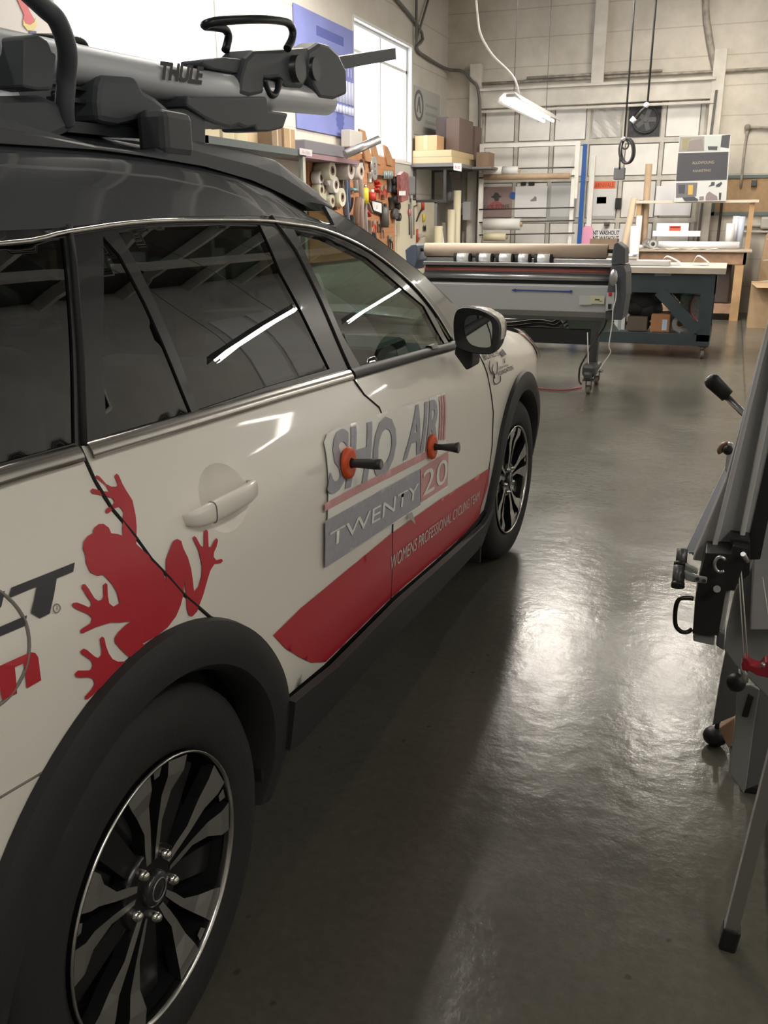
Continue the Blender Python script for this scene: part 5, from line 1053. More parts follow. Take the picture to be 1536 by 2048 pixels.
for i, (x, y, z, p) in enumerate(TUBES): fixture(x, y-(1.2 if z > 3 else .6), z, 2.4 if z > 3 else 1.2, ['fluorescent fixture toward the right wall, behind the viewpoint', 'fluorescent fixture above the car rear', 'fluorescent fixture above the car front', 'high fluorescent fixture beyond the car', 'high fluorescent fixture between car and roller door', 'fluorescent fixture toward the right wall, beside the panel cutter', 'high fluorescent fixture nearest the roller door', 'low fluorescent fixture by the right wall, nearer one', 'low fluorescent fixture by the right wall, farther one'][i], z < 3)
a = at(1012, 192, 1, 10.7)
pts = [at(x, y, 1, 10.7) for x, y in [(948, -60), (955, 30), (962, 70), (985, 110), (1015, 140), (1030, 160), (1037, 185), (1038, 200)]]; thing(MB().tube(smooth(pts, 5), .012, 8), 'lamp_cord', mat('grey_flex', (.20, .19, .18), .5), 'curving pale flex feeding the hanging fluorescent fixture', 'cord')
cy = 12.0; c = lambda x, y, Y=12.0: at(x, y, 1, Y)
p = c(1249, 270); cd = empty('drop_cord', (p.x, 12.0, 2.0), 'black drop cord with coiled loop and grey switch box', 'cord', 'drop cords')
MB().tube([c(1249, 275), (p.x, 12, CZ)], .011, 8).build('cord', m_black, cd)
lp = [c(1252+x, 302+y) for x, y in [(15*math.cos(t)*.9, 25*math.sin(t)) for t in [2*PI*k/28 for k in range(28)]]]; MB().tube(lp, .013, 8, closed=True).tube([q+Vector((.02, .02, .005)) for q in lp], .013, 8, closed=True).tube([c(1250+7*math.cos(2*PI*k/18), 289+9*math.sin(2*PI*k/18)) for k in range(18)], .010, 8, closed=True).build('coil', m_black, cd)
MB().tube([c(1244, 278), c(1240, 310), c(1239, 338)], .011, 8).build('cord_tail', m_steel, cd); MB().bbox(c(1228, 335), c(1248, 359)+Vector((0, .1, 0)), .01).build('switch_box', mat('box_dark_grey', (.09, .09, .095), .5), cd); MB().ball(tuple(c(1247, 278)), .03).build('cord_grip', m_alu, cd)
p = c(1296, 208); cd = empty('drop_cord', (p.x, 12.0, 2.55), 'black drop cord ending in a white plug before the fan vent', 'cord', 'drop cords')
MB().tube([c(1295, 208), (p.x, 12, CZ)], .012, 8).build('cord', m_black, cd); MB().tube([c(1294, 212), c(1283, 222), c(1272, 236)], [.012, .02, .024], 10).build('socket', m_black, cd); MB().ball(tuple(c(1293, 210)), .032).cyl(c(1270, 236), c(1263, 244), .034, 14).build('white_plug', m_paper, cd)
# ------------------------------------------------------------------ left wall
WX = LX+.02
def lp_(px, py, X=WX): return at(px, py, 0, X)
# banner with rows of pale strokes
a = lp_(587, 7); b = lp_(706, 280); m_ban = mat('blue_banner', (.20, .23, .52), .6, noise=.12, nscale=2)
bn = thing(MB().box((WX-.01, a.y, 2.43), (WX, 11.62, 3.68)), 'wall_banner', m_ban, 'blue cloth banner with rows of pale strokes between the windows', 'banner')
b = MB()
for i in range(16): y = 10.05+i*.098; b.box((WX, y, 3.14), (WX+.002, y+.022, 3.24)).box((WX, y, 3.28), (WX+.002, y+.02, 3.31))
for i in range(16): y = 10.05+i*.098; b.tube([(WX+.001, y+.02, 2.82), (WX+.001, y+.02, 3.08)], .026, 8, sy=1).tube([(WX+.001, y+.02, 2.70), (WX+.001, y+.02, 2.79)], .026, 8)
b.build('pale_strokes', mat('banner_pale', (.55, .58, .72), .6), bn)
b = MB(); n = 22; c0 = (WX+.002, 11.15, 2.62); b.add([c0]+[(WX+.002, c0[1]+(.14 if k % 2 else .11)*math.cos(2*PI*k/n), c0[2]+(.14 if k % 2 else .11)*math.sin(2*PI*k/n)) for k in range(n)], [[0, k+1, (k+1) % n+1] for k in range(n)]); b.build('dark_emblem', mat('banner_dark', (.09, .11, .34), .6), bn); MB().box((WX, 10.5, 3.46), (WX+.002, 11.3, 3.56)).build('dark_title_bar', mat('banner_dark', (0, 0, 0)), bn)
# poster with cartoon-like limb at the far left (plain shapes)
ps = thing(MB().box((WX, 4.8, 2.2), (WX+.01, 5.95, 4.0)), 'paper_poster', mat('pale_poster', (.70, .68, .69), .6), 'pale poster with a red and yellow shape at the window', 'poster')
P_ = lambda x, y: at(x, y, 0, WX+.014)
MB().prism([P_(x, y) for x, y in [(30, -10), (50, -10), (58, 20), (68, 38), (66, 48), (55, 50), (46, 44), (48, 30)]], (.002, 0, 0)).build('red_shape', mat('poster_red', (.66, .14, .17), .5), ps)
MB().prism([P_(x, y) for x, y in [(46, 38), (50, 47), (60, 50), (68, 44), (70, 36), (74, 50), (66, 62), (54, 60), (46, 50)]], (.003, 0, 0)).build('yellow_shape', mat('poster_yellow', (.72, .62, .28), .5), ps)
MB().prism([P_(x, y) for x, y in [(58, 62), (72, 62), (74, 74), (58, 72)]], (.002, 0, 0)).build('navy_shape', mat('poster_navy', (.10, .09, .25), .5), ps)
MB().prism([P_(x, y) for x, y in [(62, -10), (108, -10), (105, 14), (85, 16), (70, 6)]], (.002, 0, 0)).build('grey_shape', mat('poster_grey', (.42, .42, .46), .5), ps)
# --- storage shelving along the wall
SXF = -4.05; m_deck = mat('shelf_deck_green', (.10, .12, .12), .6); m_post = mat('shelf_post', (.42, .43, .38), .5)
ye = at(612, 300, 0, SXF).y; zd = 2.10
sh = empty('storage_shelving', (-4.35, 6.2, 0), 'long storage shelving with dark decks below the windows', 'shelving')
for z in (zd, 1.5, .9, .3): MB().box((-4.68, 3.4, z-.06), (SXF, ye, z)).build('deck', m_deck, sh)
for y in (3.45, 5.1, 6.8, ye-.05):
    for x in (-4.66, SXF-.05): MB().box((x, y-.03, 0), (x+.05, y+.03, zd)).build('post', m_post, sh)
o = [at(x, y, 0, SXF+.012) for x, y in [(599, 296), (624, 300), (624, 313), (599, 309)]]; s = thing(MB().prism(o, (.002, 0, 0)), 'shelf_sign', mat('sign_pale_pink', (.60, .54, .57), .5), 'small pale sign at the end of the storage shelving', 'sign'); c = MB(); text_on(c, 'A-106', [at(x, y, 0, SXF+.017) for x, y in [(604, 300), (620, 303), (620, 309), (604, 306)]]); c.build('sign_lettering', mat('sign_grey_ink', (.35, .33, .35), .5), s)
# cartons on the shelving
m_cw = mat('cream_carton', (.62, .55, .38), .6); cols = [m_card, m_card2, mat('carton_light', (.50, .37, .22), .7), m_cw]
spec = [(3.6, .42, .36, 1, 'plain brown carton at the near end of the top shelf'), (4.05, .48, .30, 0, 'tan carton second along the top shelf'), (4.58, .30, .42, 2, 'light carton standing tall on the top shelf, near end'), (4.95, .52, .24, 1, 'low dull carton mid-way along the top shelf'), (5.52, .46, .34, 0, 'tan carton right of the low dull one'), (6.02, .34, .40, 2, 'light tall carton before the cream pair'), (6.40, .72, .20, 3, 'low cream carton on the top shelf'), (7.15, .45, .22, 3, 'second low cream carton on the top shelf'), (8.05, .22, .22, 1, 'small brown carton at the far end of the shelf'), (8.30, .26, .18, 0, 'small tan carton at the very end of the shelf')]
for (y, w, h, c, lab) in spec:
    e = empty('carton', (-4.36, y+w/2, zd), lab, 'box', 'cartons on the top shelf'); MB().bbox((-4.62, y, zd), (-4.1, y+w-.02, zd+h), .004).build('carton_body', cols[c], e); MB().box((-4.101, y+w*.45, zd+.01), (-4.099, y+w*.55, zd+h-.004)).box((-4.62, y+w*.45, zd+h-.0005), (-4.10, y+w*.55, zd+h+.0008)).build('tape', mat('packing_tape', (.55, .45, .28), .3), e)
thing(MB().bbox((-4.66, 7.68, zd), (-4.25, 8.28, 2.52), .006), 'tall_carton', mat('tan_big_carton', (.60, .46, .30), .6), 'big pale tan carton right of the cream cartons', 'box')
for (z, n0) in ((1.5, 'second'), (.9, 'third')):
    y = 3.55; k = 0
    while y < ye-.6:
        w = random.uniform(.3, .6); h = random.uniform(.2, .45); kind = k % 3
        MBx = MB().bbox((-4.6, y, z), (-4.12+random.uniform(-.04, .03), y+w-.03, z+h), .006)
        lab = ['carton with tape', 'stack of papers and card', 'green-edged box'][kind]
        tag(MBx.build('carton' if kind != 1 else 'paper_stack', [cols[k % 3], m_roll, mat('green_box', (.14, .20, .13), .7)][kind]), '%s on the %s shelf deck, number %s from the near end' % (lab, n0, ['one', 'two', 'three', 'four', 'five', 'six', 'seven', 'eight', 'nine', 'ten', 'eleven', 'twelve', 'thirteen'][k]), 'box' if kind != 1 else 'paper', 'goods on the %s deck' % n0); y += w+.02; k += 1
# dark trunk, grey tube, planks in front of window two
a = at(608, 278, 0, -4.25); b = at(680, 312, 0, -4.25)
thing(MB().bbox((-4.72, 9.40, 2.135), (-4.40, 10.5, 2.265), .01), 'long_trunk', mat('slate_box', (.15, .145, .165), .6), 'long slate-coloured box at the end of the wall shelf', 'box')
struct(MB().box((LX, 9.0, 2.08), (-4.38, 10.9, 2.13)), 'trim_14', mat('mauve_shelf', (.24, .15, .17), .7))
thing(pb(MB(), 676, 268, 700, 286, 0, 0) if False else MB().bbox((-4.68, 11.05, 2.30), (-4.55, 11.45, 2.50), .01), 'pale_carton', mat('pale_grey_carton', (.50, .49, .46), .6), 'pale grey carton below the blue banner corner', 'box')
thing(MB().pipe(at(690, 309, 0, -4.3), at(758, 279, 0, -4.0), .05, .044, 24), 'metal_pipe', m_alu, 'silver pipe slanting up in front of the window', 'pipe')
def plank(pts, X, label, m=m_wood2, th=.03, nm='wooden_plank'): tag(MB().prism([at(x, y, 0, X) for x, y in pts], (-th, 0, 0)).build(nm, m), label, 'plank', 'planks before the far window')
m_plank = mat('orange_wood', (.50, .27, .14), .6, noise=.2, nscale=6)
plank([(719, 257), (731, 262), (746, 325), (732, 322)], -4.66, 'left slanted plank in front of the far window', m_plank); plank([(742, 286), (752, 290), (762, 330), (750, 326)], -4.68, 'second slanted plank in front of the far window', m_plank); plank([(768, 289), (776, 294), (784, 312), (785, 332), (775, 330)], -4.68, 'arched wooden piece at the right of the far window', m_plank)
# --- pegboard
PX = LX+.05; q = lambda x, y, d=0: at(x, y, 0, PX+d)
PB = q(700, 330).y; pe = q(790, 330)
pg = thing(MB().box((LX+.005, 10.1, .95), (PX, pe.y, 2.27)), 'pegboard', mat('pegboard_orange_brown', (.52, .25, .12), .7, noise=.15, nscale=5), 'orange-brown pegboard crowded with hanging tools', 'pegboard')
b = MB()
for i in range(44):
    for j in range(19): y = 10.36+i*.065; z = 1.0+j*.065; (b.box((PX, y, z), (PX+.001, y+.009, z+.009)) if y < pe.y-.02 else None)
b.build('peg_holes', m_black, pg)
T_ = 'tools on the pegboard'
m_sil = mat('tool_silver', (.48, .49, .50), .35, .6); m_cr = mat('cream_spool', (.60, .58, .46), .5); m_ora = mat('tool_red', (.50, .05, .04), .4); m_yel = mat('yellow_can', (.72, .60, .05), .4); m_bl = mat('tool_blue_grey', (.20, .24, .34), .5); m_brn = mat('leather_brown', (.20, .12, .09), .7); m_teal = mat('teal_plastic', (.25, .42, .45), .5)
def spool(px, py, r, L, m, lab, ri=.5):
    r = r*1.25; p = q(px, py, .02); e = empty('tape_spool', p-Vector((0, 0, r)), lab, 'spool', T_); MB().pipe(p, p+Vector((L, 0, 0)), r, r*ri, 24).build('spool_body', m, e); MB().pipe(p+Vector((L-.01, 0, 0)), p+Vector((L+.003, 0, 0)), r*ri, r*ri*.6, 18).build('spool_core', m_brn, e)
spool(634, 342, .085, .20, m_cr, 'cream spool at the top left of the pegboard'); spool(646, 350, .10, .10, m_roll, 'whitish reel second from the left in the top row'); spool(663, 340, .09, .26, mat('grey_tan_roll', (.48, .43, .40), .6), 'thick grey-tan roll in the top row'); spool(678, 344, .075, .30, mat('grey_tan_roll', (0, 0, 0)), 'long grey-tan roll jutting toward the window'); spool(640, 372, .14, .05, m_cr, 'largest flat cream disc'); spool(651, 370, .075, .14, m_roll, 'white reel beside the large cream disc'); spool(661, 395, .085, .16, m_cr, 'cream reel low by the car roof'); spool(681, 398, .065, .04, m_bl, 'bluish ring right of the low cream reel', .7); spool(655, 362, .05, .05, m_brn, 'small brown ring among the reels', .6); spool(669, 376, .06, .06, m_brn, 'brown ring below the grey-tan roll', .55)
spool(745, 330, .085, .03, m_sil, 'round silver gauge near the planks, upper', .3); spool(746, 345, .08, .03, m_sil, 'round silver gauge near the planks, lower', .3)
def strap(pts, w, m, lab, nm='hand_tool', cat='tool', d=.03):
    P = [q(x, y, d) for x, y in pts]; b = MB(); b.tube(smooth(P, 4), w, 8, sy=.4); tag(b.build(nm, m), lab, cat, T_)
def cuttool(px, py, h, w, mh, mb_, lab, nm='pliers'):
    """two handles and a head, hung head up"""
    p = q(px, py, .02); e = empty(nm, p-Vector((0, 0, h)), lab, 'tool', T_)
    MB().prism([p+Vector((0, -w*.25, 0)), p+Vector((0, w*.25, 0)), p+Vector((0, w*.18, -h*.35)), p+Vector((0, -w*.18, -h*.35))], (.015, 0, 0)).build('head', mb_, e)
    for s in (-1, 1): MB().tube(smooth([p+Vector((.007, 0, -h*.3)), p+Vector((.007, s*w*.4, -h*.55)), p+Vector((.007, s*w*.45, -h)),], 4), .010, 8).build('handle', mh, e)
def bottle(px, py, r, h, m, mc, lab):
    p = q(px, py, r+.01); e = empty('spray_can', p-Vector((0, 0, h)), lab, 'can', T_); MB().tube([p-Vector((0, 0, h)), p-Vector((0, 0, h*.15)), p-Vector((0, 0, .02))], [r, r, r*.5], 16).build('can_body', m, e); MB().cyl(p-Vector((0, 0, .03)), p+Vector((0, 0, .02)), r*.45, 12).build('can_cap', mc, e)
bottle(731, 372, .042, .22, m_yel, m_alu, 'yellow spray can hanging mid-board'); bottle(745, 382, .05, .12, m_ora, m_roll, 'squat red container right of the yellow can'); bottle(770, 410, .055, .30, mat('dark_bottle', (.10, .10, .10), .4), m_black, 'dark grey bottle right of the framed paper')
strap([(688, 350), (690, 370), (690, 400), (694, 440)], .045, m_bl, 'blue-grey long strip tool hanging left of centre'); strap([(697, 345), (698, 375), (700, 415)], .03, mat('dark_navy', (.05, .07, .13), .5), 'navy strip tool right of the blue-grey one'); strap([(706, 330), (710, 355), (713, 385)], .038, m_sil, 'wide silver scraper blade'); strap([(722, 325), (721, 350), (724, 395), (727, 402)], .032, m_sil, 'long silver shears blade'); strap([(715, 320), (716, 335), (717, 345)], .03, m_brn, 'brown handle above the silver scraper', 'wooden_mallet'); strap([(724, 318), (726, 330), (727, 340)], .026, m_brn, 'brown handle above the silver shears', 'wooden_mallet')  # brown pieces above the scraper and shears are bare tool handles
strap([(701, 378), (705, 380), (709, 379)], .045, m_teal, 'teal cup hung between the strips', 'plastic_cup', 'cup'); strap([(705, 395), (704, 410), (698, 425), (692, 432)], .018, m_black, 'curved black hook tool low on the board'); strap([(716, 395), (712, 420), (711, 450)], .055, m_brn, 'brown leather pouch hanging low', 'leather_pouch', 'pouch'); strap([(724, 398), (722, 425), (724, 460)], .04, mat('grey_brown', (.30, .25, .23), .6), 'grey-brown strap right of the leather pouch', 'hanging_strap', 'strap'); strap([(730, 402), (731, 430), (733, 470)], .03, m_sil, 'thin silver strip below the yellow can')
strap([(674, 350), (675, 355), (676, 360)], .03, m_brn, 'brown clip under the long roll', 'clip', 'clip'); strap([(664, 385), (668, 400), (671, 420)], .03, m_brn, 'dark brown strap behind the low reel', 'hanging_strap', 'strap')
for i, (x, y) in enumerate(((762, 372), (770, 370), (757, 440), (764, 452), (778, 470), (782, 474), (743, 455), (748, 440))): cuttool(x, y, .17, .10, [m_ora, m_ora, m_black, m_brn, m_black, m_black, m_steel, m_ora][i], m_sil, ['red-handled pliers left of the pair near the dark bottle', 'red-handled pliers right of the pair near the dark bottle', 'black-handled cutters below the framed paper', 'brown-handled cutters below the framed paper', 'black scissors at the bottom right, left one', 'black scissors at the bottom right, right one', 'steel snips low on the board', 'red snips under the framed paper'][i])
spool(627, 356, .06, .10, m_roll, 'small whitish reel at the far left of the board'); spool(628, 380, .06, .10, m_cr, 'small cream reel at the far left, lower'); spool(650, 402, .06, .10, m_cr, 'cream reel lowest at the left'); spool(690, 335, .05, .12, mat('dusty_rose_roll', (.40, .24, .22), .6), 'dusty pink roll at the top of the board')
for i, (x0, y0, x1, y1, w, mm, lab) in enumerate(((683, 360, 684, 395, .03, m_sil, 'silver strip beside the blue-grey long tool'), (680, 368, 679, 384, .035, m_brn, 'brown clamp below the long grey roll'), (693, 405, 694, 445, .03, m_sil, 'pale strip low on the board, left'), (738, 440, 739, 470, .035, m_brn, 'brown strip low on the board'), (724, 440, 726, 470, .04, m_brn, 'dark brown strip under the shears'), (703, 430, 704, 452, .035, m_dgrey, 'dark tool low by the car roof'), (751, 378, 757, 384, .04, m_ora, 'red oval gadget under the triangular holder'), (763, 388, 766, 400, .03, m_brn, 'small brown tool above the framed paper'), (777, 360, 778, 385, .035, m_dgrey, 'dark upright tool near the board end'), (780, 395, 781, 420, .04, m_black, 'black upright tool near the board end'), (700, 322, 702, 336, .04, mat('dusty_rose_roll', (0, 0, 0)), 'dusty pink pouch at the top of the board'), (738, 345, 739, 366, .03, m_sil, 'short silver tool left of the round gauges'), (772, 430, 775, 450, .03, m_brn, 'brown pocket tool low at the right'), (748, 465, 749, 485, .03, m_dgrey, 'dark tool at the very bottom'))): strap([(x0, y0), ((x0+x1)/2+1, (y0+y1)/2), (x1, y1)], w, mm, lab)
strap([(758, 352), (770, 353), (782, 355)], .035, m_steel, 'dark tool rail with hooks along the top right', 'tool_rail', 'rail')
for i in range(5): x = 769+i*3.6; p = q(x, 350, .08); tag(MB().cyl(p-Vector((0, 0, .05)), p+Vector((0, 0, .05)), .013, 8).build('drill_bit', m_sil if i % 2 else m_teal), ['first', 'second', 'third', 'fourth', 'fifth'][i]+' bit from the left on the dark tool rail', 'bit', 'bits on the tool rail')
strap([(752, 362), (755, 368), (754, 374)], .05, m_ora, 'red triangular holder beside the tool rail', 'triangular_holder', 'holder')
fr = thing(MB().prism([q(x, y, .03) for x, y in [(742, 399), (764, 405), (764, 430), (746, 423)]], (.01, 0, 0)), 'framed_note', m_black, 'small black-framed white paper on the pegboard', 'picture'); MB().prism([q(x, y, .042) for x, y in [(743, 402), (763, 407), (763, 426), (747, 420)]], (.002, 0, 0)).build('paper', m_paper, fr); MB().tube([q(754, 410, .046), q(754, 418, .046)], .012, 6, sy=.3).build('ink_mark', m_pink, fr)
strap([(734, 405), (738, 415), (742, 425)], .035, mat('grey_brown', (0, 0, 0)), 'grey tool overlapping the framed paper edge'); strap([(731, 422), (735, 428), (737, 432)], .05, m_ora, 'small red box below the grey tool', 'small_box', 'box')
b = MB(); 
for i, (x, y, r, mm, lab) in enumerate(((786, 362, .05, m_black, 'black reel at the pegboard edge, top'), (785, 378, .045, m_black, 'black reel at the pegboard edge, second'), (789, 398, .05, m_dgrey, 'dark reel at the pegboard edge, third'), (792, 412, .04, m_black, 'black reel at the pegboard edge, fourth'), (786, 428, .06, m_dgrey, 'dark reel at the pegboard edge, fifth'), (793, 434, .045, m_black, 'black reel at the pegboard edge, lowest'), (791, 384, .03, m_ora, 'small red reel at the pegboard edge'))): spool(x, y, r, .06, mm, lab, .35)
# bags of red items hung beyond the board
pk_ = thing(MB().prism([q(x, y, .10) for x, y in [(793, 350), (800, 343), (809, 348), (811, 380), (808, 400), (796, 405), (794, 380)]], (.06, 0, 0)), 'plastic_pouch', mat('clear_red_pouch', (.42, .16, .16), .3, noise=.5, nscale=20), 'reddish see-through pouch hanging at the pegboard end', 'pouch'); MB().prism([q(x, y, .165) for x, y in [(798, 382), (811, 382), (811, 391), (798, 391)]], (.002, 0, 0)).build('white_tags', m_paper, pk_)
bx = empty('wall_dispenser', (-4.68, 13.6, 1.78), 'grey metal dispenser box on the wall below the far window', 'box'); MB().bbox((-4.745, 13.35, 1.79), (-4.60, 13.75, 2.06), .03).build('box_body', mat('galvanised', (.38, .38, .40), .35, .5), bx); MB().box((-4.735, 13.345, 1.81), (-4.615, 13.35, 2.04)).build('front_plate', m_grey, bx)
# cream tool cabinet doors
cx0 = at(792, 398, 0, WX+.03); cx1 = at(853, 395, 0, WX+.03)
cb = thing(MB().box((LX+.005, 13.3, .6), (WX+.03, 15.15, 1.72)), 'cream_wall_panel', mat('cream_panel', (.66, .60, .47), .5), 'cream panel on the wall with set squares and small tags', 'panel')
q2 = lambda x, y: at(x, y, 0, WX+.05)
def hang(nm, pts, w, m, lab, cat='tool'): tag(MB().tube([q2(*p) for p in pts], w, 6, sy=.4).build(nm, m), lab, cat, 'tools on the cream panel')
hang('thin_pole', [(818, 408), (819, 470)], .01, m_steel, 'thin grey rule at the left of the cream panel'); hang('set_square', [(828, 470), (828, 412), (834, 411)], .012, m_steel, 'small dark set square on the cream panel'); hang('set_square', [(823, 477), (822, 397), (836, 396)], .014, mat('galvanised', (0, 0, 0)), 'large grey set square on the cream panel')
hang('pink_tag', [(819, 418), (819, 430)], .035, mat('tag_pink', (.75, .25, .30), .5), 'pink tag hanging at the panel left edge', 'tag'); hang('red_scraper', [(846, 400), (846, 420)], .05, m_ora, 'large red oval scraper on the panel'); hang('screwdriver', [(842, 420), (837, 432), (833, 443)], .014, m_black, 'black screwdriver slanting below the red scraper'); hang('red_screwdriver', [(835, 458), (835, 470), (835, 485)], .028, m_ora, 'red handled screwdriver low on the panel'); hang('yellow_brush', [(848, 428), (848, 443)], .04, m_yel, 'yellow brush on the right of the cream panel'); hang('wall_hook', [(820, 390), (820, 405)], .012, m_black, 'black hook at the top of the panel', 'hook')
b = MB(); text_on(b, 'M', [q2(847, 450), q2(852, 450), q2(852, 463), q2(847, 463)], 0, .03); tag(b.build('letter_sticker', m_black), 'black letter M sticker on the cream panel', 'letter')
hang('paper_note', [(838, 471), (841, 471)], .08, mat('note_grey', (.42, .42, .38), .6), 'grey note beside the red screwdriver', 'note')
# corner shelf on brackets with cartons
CXF = -4.04; zc_ = 2.25; yl = 13.95
cs = empty('corner_shelf', (-4.4, 14.8, zc_-.1), 'grey bracket shelf in the far corner', 'shelf')
MB().box((LX, 13.93, zc_-.05), (CXF, 15.7, zc_)).build('shelf_board', mat('shelf_grey', (.20, .19, .19), .6), cs)
for y in (14.05, 15.0): MB().box((LX, y, zc_-.08), (CXF-.02, y+.04, zc_-.05)).box((LX, y, zc_-.62), (LX+.04, y+.04, zc_-.08)).box((CXF-.22, y, zc_-.52), (CXF-.18, y+.04, zc_-.08)).box((LX, y, zc_-.56), (CXF-.18, y+.04, zc_-.52)).build('bracket', m_steel, cs)
fl = thing(MB().bbox((-4.73, yl, zc_), (-4.10, yl+1.3, zc_+.09), .004), 'flat_carton', mat('flat_tan_carton', (.58, .45, .27), .6), 'long flat carton lying lowest on the corner shelf', 'box'); f2 = thing(MB().bbox((-4.73, yl, zc_+.092), (-4.11, yl+1.28, zc_+.185), .004), 'flat_carton', mat('flat_tan_carton', (0, 0, 0)), 'long flat carton on top of the lower flat one', 'box')
z3 = zc_+.187
cbx = thing(MB().bbox((-4.70, yl+.03, z3), (-4.35, yl+.40, z3+.21), .004), 'tan_carton', mat('warm_tan_carton', (.62, .38, .20), .6), 'small warm tan carton with pale tape on the corner shelf', 'box'); MB().box((-4.56, yl+.027, z3+.004), (-4.50, yl+.03, z3+.21)).box((-4.56, yl+.03, z3+.209), (-4.50, yl+.40, z3+.2115)).build('tape', mat('yellow_tape', (.75, .55, .25), .3), cbx)
thing(MB().bbox((-4.50, yl+.45, z3), (-4.33, yl+1.1, z3+.50), .004), 'dark_carton', mat('dark_mauve_carton', (.13, .10, .10), .7), 'narrow dark mauve carton behind the small tan one', 'box'); thing(MB().bbox((-4.32, yl+.40, z3), (-4.11, yl+1.2, z3+.48), .004), 'dark_carton', mat('dark_brown_carton', (.17, .12, .10), .7), 'tall dark brown carton on the flat cartons', 'box'); thing(MB().bbox((-4.60, yl+1.32, zc_), (-4.10, yl+1.72, zc_+.62), .004), 'dark_carton', mat('dark_brown_carton', (0, 0, 0)), 'tall dark carton right in the far corner', 'box'); thing(MB().bbox((-3.98, 14.9, zc_-.02), (-3.78, 15.3, zc_+.20), .004), 'brown_carton', m_card2, 'small brown carton beyond the corner shelf end', 'box'); struct(MB().box((-4.02, 14.8, zc_-.05), (-3.7, 15.6, zc_-.02)), 'trim_17', mat('shelf_grey', (0, 0, 0)))
s = thing(MB().prism([at(x, y, 1, 13.92) for x, y in [(907, 326), (923, 327), (923, 343), (907, 340)]], (0, .002, 0)), 'shelf_sign', m_roll, 'small white sign hanging from the corner shelf', 'sign'); c = MB(); text_on(c, 'B-20', [at(x, y, 1, 13.917) for x, y in [(910, 331), (920, 332), (920, 338), (910, 337)]]); c.build('sign_lettering', mat('sign_red_ink', (.50, .15, .15), .5), s)
# grey poster with round emblem above the corner shelf
gp = thing(MB().box((LX+.002, at(827, 200, 0, LX).y, 2.68), (LX+.012, 15.35, 3.36)), 'emblem_poster', mat('pale_grey_poster', (.42, .42, .40), .6), 'pale grey poster with round dark emblem near the far corner', 'poster')
c0 = at(838, 211, 0, LX+.016); MB().pipe(c0, c0+Vector((.002, 0, 0)), .22, .17, 32).build('emblem_ring', mat('emblem_dark', (.15, .14, .15), .6), gp); b = MB(); b.prism([c0+Vector((0, y, z)) for y, z in ((-.10, -.10), (-.02, .12), (.03, .13), (.10, -.10), (.05, -.10), (.02, 0), (-.03, 0), (-.06, -.10))], (.002, 0, 0)); b.build('emblem_figure', mat('emblem_dark', (0, 0, 0)), gp); b = MB()
for k in range(3): b.box((LX+.012, c0.y+.35, 3.12-k*.12), (LX+.014, c0.y+.95, 3.16-k*.12))
b.build('poster_lines', mat('poster_line_grey', (.33, .33, .31), .6), gp)
# rolls standing in the corner
def cr(px, pt, Y, r, m, lab, lean=(0, 0)):
    a = at(px, pt, 1, Y); tag(MB().pipe((a.x+lean[0], a.y+lean[1], 0), a, r, r*.75, 22).build('standing_roll', m), lab, 'roll', 'rolls standing in the far corner')
m_crr = mat('cream_standing_roll', (.68, .61, .44), .5); m_gp = mat('grey_pipe', (.25, .24, .24), .4)
cr(915, 381, 14.9, .062, m_crr, 'tallest cream roll standing in the far corner'); cr(903, 419, 14.7, .062, m_crr, 'middle cream roll left of the tallest'); cr(877, 452, 14.5, .068, m_crr, 'shortest cream roll at the left of the corner'); cr(893, 345, 15.2, .045, m_gp, 'dark grey pipe leaning behind the cream rolls', (.35, -.1)); cr(900, 350, 15.3, .05, mat('grey_pipe2', (.36, .35, .35), .4), 'lighter grey pipe leaning in the corner', (.4, 0)); cr(890, 445, 14.8, .05, mat('dull_roll', (.36, .34, .30), .5), 'dull grey-brown roll behind the shortest cream roll', (.1, 0)); cr(882, 455, 14.6, .02, m_roll, 'thin white rod leaning between the rolls', (.22, 0))
cr(922, 430, 15.2, .03, m_black, 'black tube right of the tallest cream roll')
struct(MB().box((LX, 15.0, 0), (LX+.10, 15.12, 1.75)), 'trim_15', mat('galvanised', (0, 0, 0)))
b = at(934, 470, 1, 15.5); thing(MB().bbox((b.x-.08, 15.45, 1.42), (b.x+.06, 15.6, 1.72), .01), 'junction_box', m_grey, 'grey junction box left of the roll rack', 'box')
# ------------------------------------------------------------------ upright panel cutter at the right
QY = 1.95
m_ca = mat('anodised_grey', (.44, .445, .45), .45, .2); m_cb = mat('cutter_black', (.018, .018, .018), .45); m_cg = mat('cutter_grey_paint', (.23, .24, .235), .5); m_cd = mat('cutter_dark_grey', (.12, .125, .125), .55)
K = lambda x, y, Y=QY: at(x, y, 1, Y)
ct = empty('panel_cutter', (.12, 2.0, 0), 'upright grey and black panel cutter on feet at the right edge', 'cutter')
def kp(nm, pts, m, Y=QY, dep=.05, bev=.003, par=None): return MB().prism([K(x, y, Y) for x, y in pts], (0, dep, 0)).build(nm, m, par or ct, bevel=bev)
